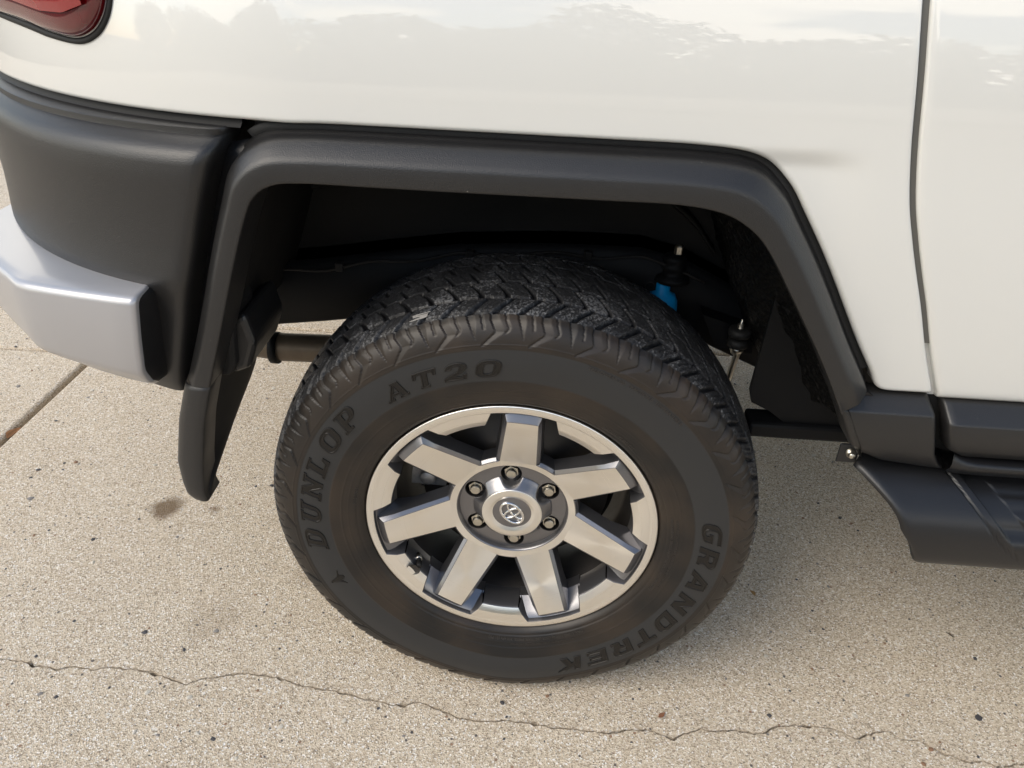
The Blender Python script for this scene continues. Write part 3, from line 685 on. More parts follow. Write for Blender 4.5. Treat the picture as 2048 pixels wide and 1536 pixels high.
    V, Fc = lathe([(.0, .772), (.006, .772), (.0075, .770), (.0075, .752), (.0, .752)], 6); V = V[:, [0, 2, 1]]; obj('damper_nut', V+np.array([.250, .30, -.005]), Fc, M['zinc'], d, smooth=False)
    # stabiliser link with rubber bushes
    c = np.array([.363, .245, 0])
    V, Fc = tube([(.362, .245, .655), (.365, .243, .60), (.352, .24, .50), (.33, .24, .40)], .0055, 12); lk = obj('stabiliser_link', V, Fc, M['zinc'], car); lk['label'] = 'thin zinc stabiliser link with stacked rubber bushes'
    for z0, r_ in ((.640, .019), (.620, .0175)):
        V, Fc = lathe([(.0, z0+.008), (r_*.7, z0+.008), (r_, z0+.005), (r_*1.05, z0), (r_, z0-.006), (r_*.6, z0-.008), (0, z0-.008)], 24); V = V[:, [0, 2, 1]]
        obj('bush', V+c, Fc, M['seal'], lk)
    V, Fc = lathe([(.0, .612), (.011, .612), (.012, .607), (.008, .598), (.0, .598)], 12); obj('collar', V[:, [0, 2, 1]]+c, Fc, M['zinc'], lk)
    V, Fc = lathe([(.0, .664), (.003, .66), (.0045, .650), (.0045, .645)], 12); obj('stud', V[:, [0, 2, 1]]+c, Fc, M['zinc'], lk)
    obj('link_bracket', *prism([(.30, .66), (.39, .632), (.395, .59), (.33, .60)], .262, .30), M['chassis'], lk, smooth=False)
    # axle
    V, Fc = tube([(0, .2, .388), (0, 1.62, .388)], .042, 20); ax = obj('axle', V, Fc, M['chassis'], car)
    V, Fc = lathe([(0, .75), (.08, .77), (.14, .84), (.155, .91), (.14, .98), (.08, 1.05), (0, 1.07)], 24); obj('differential', V+np.array([0, 0, .388]), Fc, M['chassis'], ax)
arch()

# ================================================================== WHEEL
HUBZ = .388
PROF = np.array([(.229, .020), (.2345, .010), (.238, .004), (.2445, -.004), (.255, -.0098), (.272, -.0142), (.291, -.0186), (.318, -.0218), (.343, -.0206), (.355, -.0186), (.368, -.0135), (.378, -.0062), (.3855, .0035)])
TRD = np.array([(.3855, .0035), (.391, .0125), (.3955, .033), (.3995, .068), (.4015, .1075)])
def deform(V):
    V = V.copy(); r = np.hypot(V[:, 0], V[:, 2]); a = np.degrees(np.arctan2(V[:, 2], V[:, 0]))
    k = np.exp(-((a+90)/17)**2)*np.clip(1-((r-.33)/.075)**2, 0, 1)
    V[:, 1] += np.where(V[:, 1] < .1, -.007, .007)*k
    V[:, 2] = np.maximum(V[:, 2], -.3872)
    return V
def ysurf(r): return np.interp(r, SP[:, 0], SP[:, 1])
_c = cat(PROF, 400); SP = _c
def tyre(parent):
    def res(P, step):
        d = np.r_[0, np.cumsum(np.linalg.norm(np.diff(P, axis=0), axis=1))]; n = max(2, int(d[-1]/step)); u = np.linspace(0, d[-1], n)
        return np.stack([np.interp(u, d, P[:, k]) for k in range(2)], 1)
    A_ = res(_c[_c[:, 0] < .3445], .0011); B_ = res(_c[_c[:, 0] >= .3445], .0009)
    T1 = res(cat(TRD, 120), .00135); T2 = T1[::-1].copy(); T2[:, 1] = .215-T2[:, 1]
    Tr = np.vstack([T1[1:], T2[1:]])
    Bk = cat(PROF, 40)[::-1].copy(); Bk[:, 1] = .215-Bk[:, 1]
    P = np.vstack([A_, B_[1:], Tr, Bk[1:]])
    nA, nB, nT, nK = len(A_), len(B_)-1, len(Tr), len(Bk)-1
    NPT, PER = 34, 50
    nc = NPT*PER; th = np.linspace(0, 2*np.pi, nc, endpoint=False)
    d = np.gradient(P, axis=0); nrm = np.stack([d[:, 1]*-1, d[:, 0]], 1); nrm = np.stack([d[:, 1], -d[:, 0]], 1)
    nrm /= np.linalg.norm(nrm, axis=1)[:, None]
    # outward: (r,y) normal must point away from the section centre (.32,.107)
    s = np.sign(((P-np.array([.32, .1075]))*nrm).sum(1)); nrm *= s[:, None]
    x = ((-th/(2*np.pi)*NPT) % 1)*68.0      # mm along the pitch, clockwise
    H = np.zeros((len(P), nc)); worn = np.zeros_like(H); band = np.zeros_like(H); tread = np.zeros_like(H)
    r = P[:, 0]
    # lower sidewall: ridges and the lettering band
    ra = r[:nA]
    h = .0007*np.exp(-((ra-.2725)/.0011)**2)+.0004*np.exp(-((ra-.262)/.0009)**2)-.0006*smooth01((ra-.290)/.0015)*smooth01((.3435-ra)/.0015)-.0008*np.exp(-((ra-.249)/.0016)**2)
    H[:nA] = h[:, None]
    band[:nA] = (smooth01((ra-.2905)/.0012)*smooth01((.3432-ra)/.0012))[:, None]
    def saw(x, xl, wd):           # sharp at xl, ramp up to xl+wd
        u = ((x-xl) % 68.0)
        return np.where(u < wd, 1-u/np.maximum(wd, 1e-6), 0)
    def slot(x, xc, wd):
        u = np.abs(((x-xc+34) % 68.0)-34); return smooth01((wd/2+.5-u)/1.0)
    db = np.r_[0, np.cumsum(np.linalg.norm(np.diff(P[nA:nA+nB], axis=0), axis=1))]; sb = (db[-1]-db)*1000
    for i, s_ in enumerate(sb):
        row = nA+i; hh = np.zeros(nc)
        fade = min(1, max(0, (47-s_)/6))
        if s_ < 46:
            hh = np.maximum(hh, (3.6-1.6*s_/46)*saw(x, np.interp(s_, [0, 10, 20, 26, 29, 46], [0, 1, 5, 6.5, 4, -15]), np.interp(s_, [0, 20, 27, 46], [12, 14, 15, 8])))
        if s_ < 30: hh = np.maximum(hh, 1.9*min(1, (30-s_)/3)*saw(x, np.interp(s_, [0, 10, 20, 25, 30], [20, 21, 25, 24, 18]), 4.5))
        if s_ < 36: hh = np.maximum(hh, (3.4-1.6*s_/36)*saw(x, 36+10*s_/36, np.interp(s_, [0, 12, 36], [11, 10, 1])))
        if s_ < 24: hh = np.maximum(hh, 1.9*min(1, (24-s_)/3)*saw(x, 55+3.5*s_/24, 4.5))
        hh = hh + .5*np.exp(-((s_-45.5)/.9)**2) * 0
        H[row] = -hh*1e-3
        if s_ > 42.5: H[row] += .0006*math.exp(-((s_-44.3)/.9)**2)
        worn[row] = max(0, 1-s_/2.2)*smooth01(1-hh/1.2); tread[row] = max(0, 1-s_/9)*smooth01((hh-.3)/1.0)
    for i in range(nT):
        row = nA+nB+i; yy = P[row, 1]
        t = (yy-.0035)*1000; far_ = t > 104
        if far_: t = 208-t
        xx = x+(23 if far_ else 0); xx = (xx if not far_ else -xx)
        hh = np.zeros(nc)
        if t < 28.5:
            k = 6.5*min(1, .55+t/8)
            for x0 in (6, 41): hh = np.maximum(hh, k*slot(xx, x0+.85*t, 8.5-.09*t))
            if 2 < t < 24:
                zg = 1.1*math.copysign(1, math.sin(t*.9))
                for x0 in (20, 29, 55, 63): hh = np.maximum(hh, 1.8*slot(xx, x0+.85*t+zg*.6, 1.0))
        zz = 2.0*np.sign(np.sin(2*np.pi*(xx/34)))
        c1 = smooth01((3.2-np.abs(t-30.5+zz*.7))/1.0); hh = np.maximum(hh, 4.2*c1)
        if 31 < t < 70:
            q = (t-31)/39
            for x0 in (22, 56): hh = np.maximum(hh, 7.0*slot(xx, x0-21*q**1.35, 6.2-2.4*q))
            for x0, q0 in ((8, .15), (2, .4), (40, .2), (33, .45), (28, .7), (62, .72)):
                if q0 < q < q0+.22: hh = np.maximum(hh, 1.6*slot(xx, x0-18*(q-q0)+2.5*math.sin(q*60), 1.0))
        c2 = smooth01((2.2-np.abs(t-71.5+zz*.4))/1.0); hh = np.maximum(hh, 3.8*c2)
        if t > 72:
            q = (t-72)/34
            for x0 in (14, 48): hh = np.maximum(hh, 5.0*slot(xx, x0-17*q, 5.0-2*q)*(1 if q < .8 else max(0, 1-(q-.8)*5)))
            for x0, q0 in ((32, .2), (66, .5), (24, .6)):
                if q0 < q < q0+.3: hh = np.maximum(hh, 1.6*slot(xx, x0-14*(q-q0)+2.*math.sin(q*50), 1.0))
        H[row] = -hh*1e-3
        worn[row] = smooth01(1-hh/1.4)
    tread[nA+nB:nA+nB+nT] = 1
    H[nA+nB:nA+nB+nT] += RNG.normal(0, .00012, (nT, nc))
    rr = r[:, None]+nrm[:, :1]*H; yy = P[:, 1:2]+nrm[:, 1:]*H
    V = np.stack([rr*np.cos(th), yy, rr*np.sin(th)], -1).reshape(-1, 3)
    V = deform(V)
    o = obj('tyre', V, grid_faces(len(P), nc, True), M['rubber'], parent)
    for nm, a in (('worn', worn), ('band', band), ('tread', tread)):
        at = o.data.attributes.new(nm, 'FLOAT', 'POINT'); at.data.foreach_set('value', a.ravel().astype(np.float32))
    o['label'] = 'black all-terrain tyre with dusty brown sidewall and scuffed tread'
    return o

# ---- lettering: slab-serif and block glyphs as outlines (first outline, then holes), unit height
def AR(cx, cy, rx, ry, a0, a1, n=7): return [(cx+rx*math.cos(R(a0+(a1-a0)*i/(n-1))), cy+ry*math.sin(R(a0+(a1-a0)*i/(n-1)))) for i in range(n)]
G = {
 'D': [[(0, 0)]+AR(.58, .36, .42, .36, -90, 0)+AR(.58, .64, .42, .36, 0, 90)+[(0, 1), (0, .86), (.11, .86), (.11, .14), (0, .14)], [(.42, .19)]+AR(.55, .36, .13, .17, -90, 0)+AR(.55, .64, .13, .17, 0, 90)+[(.42, .81)]],
 'U': [[(0, 1), (0, .86), (.1, .86)]+AR(.40, .32, .30, .32, 180, 270)+AR(.60, .32, .30, .32, 270, 360)+[(.9, .86), (1, .86), (1, 1), (.58, 1), (.58, .86), (.68, .86)]+AR(.58, .30, .10, .12, 0, -90, 4)+AR(.52, .30, .12, .12, 270, 180, 4)+[(.40, .86), (.50, .86), (.50, 1)]],
 'N': [[(0, 0), (.42, 0), (.42, .14), (.32, .14), (.32, .56), (.70, 0), (.94, 0), (.94, .86), (1.04, .86), (1.04, 1), (.64, 1), (.64, .86), (.74, .86), (.74, .46), (.36, 1), (0, 1), (0, .86), (.1, .86), (.1, .14), (0, .14)]],
 'L': [[(0, 0), (.92, 0), (.92, .42), (.76, .42), (.70, .2), (.42, .2), (.42, .86), (.54, .86), (.54, 1), (0, 1), (0, .86), (.11, .86), (.11, .14), (0, .14)]],
 'O': [AR(.40, .34, .40, .34, 180, 270)+AR(.60, .34, .40, .34, 270, 360)+AR(.60, .66, .40, .34, 0, 90)+AR(.40, .66, .40, .34, 90, 180), AR(.45, .34, .13, .15, 180, 270)+AR(.55, .34, .13, .15, 270, 360)+AR(.55, .66, .13, .15, 0, 90)+AR(.45, .66, .13, .15, 90, 180)],
 'P': [[(0, 0), (.54, 0), (.54, .14), (.42, .14), (.42, .36)]+AR(.62, .68, .34, .32, -90, 90, 11)+[(0, 1), (0, .86), (.11, .86), (.11, .14), (0, .14)], [(.42, .53)]+AR(.56, .68, .10, .15, -90, 90, 7)+[(.42, .83)]],
 'A': [[(-.04, 0), (.32, 0), (.32, .14), (.25, .14), (.29, .26), (.62, .26), (.66, .14), (.58, .14), (.58, 0), (1.04, 0), (1.04, .14), (.96, .14), (.66, 1), (.30, 1), (.30, .86), (.34, .86), (.06, .14), (-.04, .14)], [(.35, .42), (.455, .74), (.56, .42)]],
 'T': [[(.28, 0), (.72, 0), (.72, .14), (.64, .14), (.64, .82), (.82, .82), (.86, .62), (1, .62), (1, 1), (0, 1), (0, .62), (.14, .62), (.18, .82), (.36, .82), (.36, .14), (.28, .14)]],
 '2': [[(0, 0), (.95, 0), (.95, .34), (.80, .34), (.76, .2), (.46, .2), (.80, .46)]+AR(.56, .70, .36, .30, -20, 90)+AR(.40, .70, .36, .30, 90, 190)+[(.30, .64)]+AR(.46, .70, .14, .12, 190, 0, 8)+[(.54, .52), (0, .2)]],
 '0': None,
 'g': [AR(.42, .36, .42, .36, 180, 270)+[(.62, 0)]+[(.98, .12), (.98, .56), (.52, .56), (.52, .38), (.64, .38), (.64, .22), (.46, .19)]+AR(.46, .42, .14, .20, 250, 180, 4)+AR(.50, .64, .18, .18, 180, 90, 5)+[(.98, .80), (.98, 1), (.50, 1)]+AR(.44, .62, .44, .38, 90, 180)],
 'r': [[(0, 0), (.32, 0), (.32, .34), (.40, .34)]+AR(.60, .16, .10, .16, 150, 270, 5)+[(.98, 0), (.98, .16), (.88, .20), (.84, .38)]+AR(.64, .70, .33, .30, -40, 90, 8)+[(0, 1)], [(.32, .54)]+AR(.56, .66, .09, .12, -90, 90, 6)+[(.32, .78)]],
 'a': [[(-.06, 0), (.27, 0), (.33, .18), (.66, .18), (.70, 0), (1.04, 0), (.74, 1), (.30, 1)], [(.39, .38), (.505, .74), (.61, .38)]],
 'n': [[(0, 0), (.30, 0), (.30, .52), (.66, 0), (.98, 0), (.98, 1), (.68, 1), (.68, .48), (.32, 1), (0, 1)]],
 'd': [[(0, 0)]+AR(.58, .36, .42, .36, -90, 0)+AR(.58, .64, .42, .36, 0, 90)+[(0, 1)], [(.32, .20)]+AR(.54, .36, .13, .16, -90, 0)+AR(.54, .64, .13, .16, 0, 90)+[(.32, .80)]],
 't': [[(.33, 0), (.66, 0), (.66, .76), (1, .76), (1, 1), (0, 1), (0, .76), (.33, .76)]],
 'e': [[(0, 0), (.96, 0), (.96, .21), (.32, .21), (.32, .40), (.86, .40), (.86, .60), (.32, .60), (.32, .79), (.96, .79), (.96, 1), (0, 1)]],
 'k': [[(0, 0), (.31, 0), (.31, .36), (.40, .44), (.66, 0), (1.02, 0), (.64, .62), (1.0, 1), (.62, 1), (.31, .66), (.31, 1), (0, 1)]],
}
G['0'] = G['O']
def subdiv(poly, step):
    o = []
    for (a, b), (c, d) in zip(poly, poly[1:]+poly[:1]):
        n = max(1, int(math.hypot(c-a, d-b)/step))
        o += [(a+(c-a)*k/n, b+(d-b)*k/n) for k in range(n)]
    return o
def glyph(ch, ang, r0, hgt, wid, slant, h, parent, name):
    """letter centred on the angle (degrees), feet on radius r0, tops outward, read clockwise"""
    loops = [subdiv(l, .13) for l in G[ch]]
    allp = [p for l in loops for p in l]
    tri = tessellate_polygon([[Vector((x, y, 0)) for x, y in l] for l in loops])
    def place(x, y, hh):
        r = r0+y*hgt; a = R(ang)-((x-.5)*wid+(y-.5)*slant*hgt)/(r0+.5*hgt)
        return (r*math.cos(a), float(ysurf(r))+.0006-hh, r*math.sin(a))
    n = len(allp); V = []; Fc = []
    cx = sum(p[0] for p in allp)/n
    # inset ring gives the raised outline a soft arris
    tops = []
    st = 0
    inset = []; inset2 = []; inset3 = []
    for l in loops:
        m_ = len(l); area = sum(l[i][0]*l[(i+1) % m_][1]-l[(i+1) % m_][0]*l[i][1] for i in range(m_))
        sg = 1 if (area > 0) else -1
        if st > 0: sg = sg
        for i in range(m_):
            ax, ay = l[i-1]; bx, by = l[(i+1) % m_]; dx, dy = bx-ax, by-ay; L_ = math.hypot(dx, dy) or 1
            k = .018*sg*(1 if st == 0 else -1)
            inset.append((l[i][0]-dy/L_*k, l[i][1]+dx/L_*k))
            inset2.append((l[i][0]-dy/L_*k*3.2, l[i][1]+dx/L_*k*3.2)); inset3.append((l[i][0]-dy/L_*k*4.0, l[i][1]+dx/L_*k*4.0))
        st += m_
    V += [place(x, y, -.0006) for x, y in allp]; V += [place(x, y, h*.8) for x, y in allp]; V += [place(x, y, h) for x, y in inset]; V += [place(x, y, h) for x, y in inset2]; V += [place(x, y, h-.0007) for x, y in inset3]
    st = 0
    for l in loops:
        m_ = len(l)
        for i in range(m_):
            a, b = st+i, st+(i+1) % m_
            Fc += [(a+k*n, b+k*n, b+(k+1)*n, a+(k+1)*n) for k in range(4)]
        st += m_
    Fc += [tuple(4*n+i for i in t) for t in tri]
    V = deform(np.array(V))
    o = obj(name, V, Fc, M['letter'], parent, smooth=False)
    bm = bmesh.new(); bm.from_mesh(o.data); bmesh.ops.recalc_face_normals(bm, faces=bm.faces); bm.to_mesh(o.data); bm.free()
    return o
def lettering(parent):
    for ch, a in zip('DUNLOP', (-173.6, 176.4, 166.9, 157.8, 148.4, 139.3)): glyph(ch, a, .3035, .033, .041, .32, .0017, parent, 'raised_letter')
    for ch, a in zip('AT20', (122.2, 113.6, 104.8, 96.4)): glyph(ch, a, .2985, .0285, .036, .30, .0015, parent, 'raised_letter')
    for ch, a in zip('grandtrek', (6.6, -2.9, -12.9, -22.7, -32.3, -41.2, -50.2, -59.3, -68.6)): glyph(ch, a, .3010, .0315, .040, .34, .0017, parent, 'raised_letter')
    # arrow mark with a ringed disc, below the first word
    G['>'] = [[(-.35, -.10), (-.05, .30), (.10, 1.0), (.28, .95), (.55, .35), (1.25, .05), (.62, .18)]+AR(.40, .12, .26, .30, 20, -200, 10)+[(.05, .10)]]
    glyph('>', -157.2, .307, .024, .022, .0, .0009, parent, 'arrow_mark')
    # small moulded text
    def small(txt, a_mid, r0, size, h=.0005):
        cu = bpy.data.curves.new('txt', 'FONT'); cu.body = txt; cu.size = size; cu.align_x = 'CENTER'; cu.resolution_u = 2
        t = bpy.data.objects.new('txt', cu); COL.objects.link(t)
        dg = bpy.context.evaluated_depsgraph_get(); me = bpy.data.meshes.new_from_object(t.evaluated_get(dg))
        V = np.array([v.co[:] for v in me.vertices]); Fc = [tuple(p.vertices) for p in me.polygons]
        bpy.data.objects.remove(t); bpy.data.curves.remove(cu)
        a = R(a_mid)-V[:, 0]/(r0+size*.35); rr = r0+V[:, 1]
        W = deform(np.stack([rr*np.cos(a), ysurf(rr)-h, rr*np.sin(a)], 1))
        o = obj('moulded_text', W, Fc, M['mould'], parent, smooth=False)
        m_ = o.modifiers.new('solid', 'SOLIDIFY'); m_.thickness = .0006; m_.offset = 0
        bpy.data.meshes.remove(me)
    small('TREADWEAR 300  TRACTION B  TEMPERATURE B', 58.5, .3352, .0074)
    small('MAX. LOAD 1150 kg (2535 LBS) MAX. PRESS. 350 kPa (51 PSI)', -78, .2535, .0066)
    small('TIRE SIDEWALL PLIES POLYESTER 2  TREAD PLIES STEEL 2 POLYESTER 2', -76, .2625, .0036)
    small('SAFETY WARNING  SERIOUS INJURY MAY RESULT FROM TIRE FAILURE', -6, .2555, .0052)
    small('MOUNT ONLY ON APPROVED RIMS  NEVER EXCEED 40 PSI TO SEAT BEADS', -5, .2640, .0044)
    small('P265/70R17', 168, .2500, .0075)
    small('RADIAL TUBELESS', 52, .2520, .0075)

# ---- rim
NS, SA0 = 7, 86.0
def pol(r, a, y): return (r*math.cos(R(a)), y, r*math.sin(R(a)))
def rim(name, parent, loc):
    # barrel and lip: one lathe
    V1, F1 = lathe([(.2235, .0012), (.2260, .0002), (.2330, -.0004), (.2352, .0001), (.2363, .0012), (.2368, .004), (.2355, .010), (.2300, .016)], 168)
    o = obj(name, V1, F1, M['mach'], parent, loc=loc)
    V2, F2 = lathe([(.205, .052), (.2005, .060), (.1985, .09), (.192, .11), (.192, .19), (.205, .200), (.222, .212), (.230, .215), (.2335, .205), (.229, .195)], 120)
    obj('barrel', V2, F2, M['gundark'], o)
    # lands between the spokes and sloping pockets under the spoke ends
    V, Fc, mi = [], [], []
    def patch(A, m, flip=False):
        A = np.array(A); nr, nc = A.shape[:2]; b = len(V); V.extend(map(tuple, A.reshape(-1, 3)))
        for f in grid_faces(nr, nc, False, flip): Fc.append(tuple(int(i)+b for i in f)); mi.append(m)
    for s in range(NS):
        c = SA0+s*360/NS; p = 360/NS
        rr = [(.2236, 12.6, .0010), (.2215, 12.9, .0012), (.2085, 14.8, .0032), (.2080, 14.9, .0034), (.1985, 16.3, .0088), (.1975, 16.5, .0095)]
        n = 13
        top = [[pol(r, c+h+(p-2*h)*k/(n-1), y) for k in range(n)] for r, h, y in rr]
        patch(top, 0)
        # inner wall with bevel
        patch([top[-1], [pol(.1962, c+16.7+(p-33.4)*k/(n-1), .0125) for k in range(n)], [pol(.1975, c+16.6+(p-33.2)*k/(n-1), .045) for k in range(n)], [pol(.2010, c+16.6+(p-33.2)*k/(n-1), .062) for k in range(n)]], 1)
        for sg in (0, 1):            # notch side walls
            tp = [t[0] if sg == 0 else t[-1] for t in top]
            b1 = [pol(r, c+h-.35 if sg == 0 else c+p-h+.35, y+.0022) for r, h, y in rr]
            b2 = [pol(r+.0003, c+h-1.1 if sg == 0 else c+p-h+1.1, max(.010, .010+(.2225-r)*1.45)+.002) for r, h, y in rr]
            patch([tp, b1, b2], 1, flip=(sg == 0))
        # pocket floor
        rows = []
        for r, y in ((.2238, .0008), (.2230, .0035), (.2222, .0085), (.2195, .0105), (.213, .018), (.2050, .030), (.1985, .040), (.1985, .062)):
            h = np.interp(r, [.1975, .2236], [16.5, 12.4]); rows.append([pol(r, c-h+2*h*k/16, y) for k in range(17)])
        patch(rows, 1)
    obj('rim_face', V, Fc, [M['mach'], M['gun']], o, midx=mi, autosmooth=28)
    # spider: hub ring with seven spokes
    L0, L1, L2 = [], [], []
    base_r, base_y = .1055, .0400
    ha = math.degrees(math.asin(.0295/base_r))
    TV, TF = [], []
    def ys(u): return np.interp(u, [.100, .207], [.0415, .0])
    for s in range(NS):
        c = SA0+s*360/NS; p = 360/NS
        ax = np.array([math.cos(R(c)), math.sin(R(c))]); nx = np.array([-ax[1], ax[0]])
        def pt(u, w_, y): q = ax*u+nx*w_; return (q[0], y, q[1])
        us = np.linspace(base_r*math.cos(R(ha)), .2065, 8)
        hw = lambda u: np.interp(u, [.10, .207], [.0297, .0236])
        # right side up, end, left side down (counter-clockwise seen with +angle)
        R_ = [(u, -hw(u)) for u in us]; L_ = [(u, hw(u)) for u in us[::-1]]
        E_ = [(.2070, -.020), (.2074, -.01), (.2075, 0), (.2074, .01), (.2070, .020)]
        for u, w_ in R_+E_+L_:
            L0.append(pt(u, w_, float(ys(u))))
            end = abs(w_) < hw(.207)-.001 and u > .2068
            corner = u >= us[-1]-1e-6 and not end
            sgn = -1 if w_ < 0 else 1
            if end: a1 = (u+.0115, w_*1.04, ys(u)+.0075); a2 = (u+.0125, w_*1.06, .012)
            elif corner: a1 = (u+.0095, w_+sgn*.0042, ys(u)+.0075); a2 = (u+.0105, w_+sgn*.006, .016)
            else:
                a1 = (u, w_+sgn*.0058, ys(u)+.0050); a2 = (u, w_+sgn*.0095, max(ys(u)+.030, .048))
            L1.append(pt(*map(float, a1))); L2.append(pt(*map(float, a2)))
        # ring edge between this spoke and the next
        for k in range(1, 8):
            a = c+ha+(p-2*ha)*k/8
            L0.append(pol(base_r, a, base_y)); L1.append(pol(base_r+.0052, a, base_y+.0055)); L2.append(pol(base_r+.0062, a, .070))
    # order: the right side of each spoke starts at -w (smaller angle), so the loop is counter-clockwise
    n = len(L0)
    def strip(a, b, nl): return [(a+i, a+(i+1) % nl, b+(i+1) % nl, b+i) for i in range(nl)]
    per = n//NS
    V = [*L0, *L1, *L2]; Fc = strip(0, n, n)+strip(n, 2*n, n); mi = [1]*len(Fc)
    # spoke faces
    CH = []
    for s in range(NS):
        b = s*per
        Rr = list(range(b, b+8)); Ee = list(range(b+8, b+13)); Ll = list(range(b+13, b+21))[::-1]
        ch = []
        for k in (1, 2, 3, 4, 5):
            a_ = np.array(L0[b])+(np.array(L0[b+20])-np.array(L0[b]))*k/6; ch.append(len(V)); V.append(tuple(a_))
        CH.append(ch)
        Fc.append((Rr[0], Rr[1], Ll[1], Ll[0], *ch[::-1])); mi.append(0)
        for i in range(1, 7): Fc.append((Rr[i], Rr[i+1], Ll[i+1], Ll[i])); mi.append(0)
        Fc.append((Rr[7], *Ee, Ll[7])); mi.append(0)
    # hub annulus
    ring_i = []
    for s in range(NS):
        b = s*per; ring_i += [b]+CH[s]+[b+20]+[b+21+k for k in range(7)]
    inner = []
    for i in ring_i:
        x_, y_, z_ = V[i]; a = math.degrees(math.atan2(z_, x_)); inner.append(len(V)); V.append(pol(.0925, a, .0436))
    bev1 = []
    for i in ring_i:
        x_, y_, z_ = V[i]; a = math.degrees(math.atan2(z_, x_)); bev1.append(len(V)); V.append(pol(.0905, a, .0462))
    fl = []
    for i in ring_i:
        x_, y_, z_ = V[i]; a = math.degrees(math.atan2(z_, x_)); fl.append(len(V)); V.append(pol(.0885, a, .0535))
    m_ = len(ring_i)
    for i in range(m_):
        j = (i+1) % m_
        Fc.append((ring_i[i], ring_i[j], inner[j], inner[i])); mi.append(0)
        Fc.append((inner[i], inner[j], bev1[j], bev1[i])); mi.append(1)
        Fc.append((bev1[i], bev1[j], fl[j], fl[i])); mi.append(1)
    whole = obj('spider', V, Fc, [M['mach'], M['gun']], o, midx=mi)
    bm = bmesh.new(); bm.from_mesh(whole.data); bmesh.ops.recalc_face_normals(bm, faces=bm.faces); bm.to_mesh(whole.data); bm.free()
    Fc = [tuple(p.vertices) for p in whole.data.polygons]; mi = [p.material_index for p in whole.data.polygons]
    bpy.data.objects.remove(whole)
    own = {}
    for s in range(NS):
        for i in range(21):
            for k in range(3): own[k*n+s*per+i] = s
        for i in CH[s]: own[i] = s
    sets = [[] for _ in range(NS+1)]
    for f, m_i in zip(Fc, mi):
        q = {own.get(i, NS) for i in f}
        sets[q.pop() if len(q) == 1 and NS not in q else NS].append((f, m_i))
    for k, S in enumerate(sets):
        used = sorted({i for f, _ in S for i in f}); ix = {v: a for a, v in enumerate(used)}
        bevel(obj('spoke' if k < NS else 'hub_ring', [V[i] for i in used], [tuple(ix[i] for i in f) for f, _ in S], [M['mach'], M['gun']], o, midx=[m_i for _, m_i in S], autosmooth=25), .0009, 2, 25, 1)
    return o
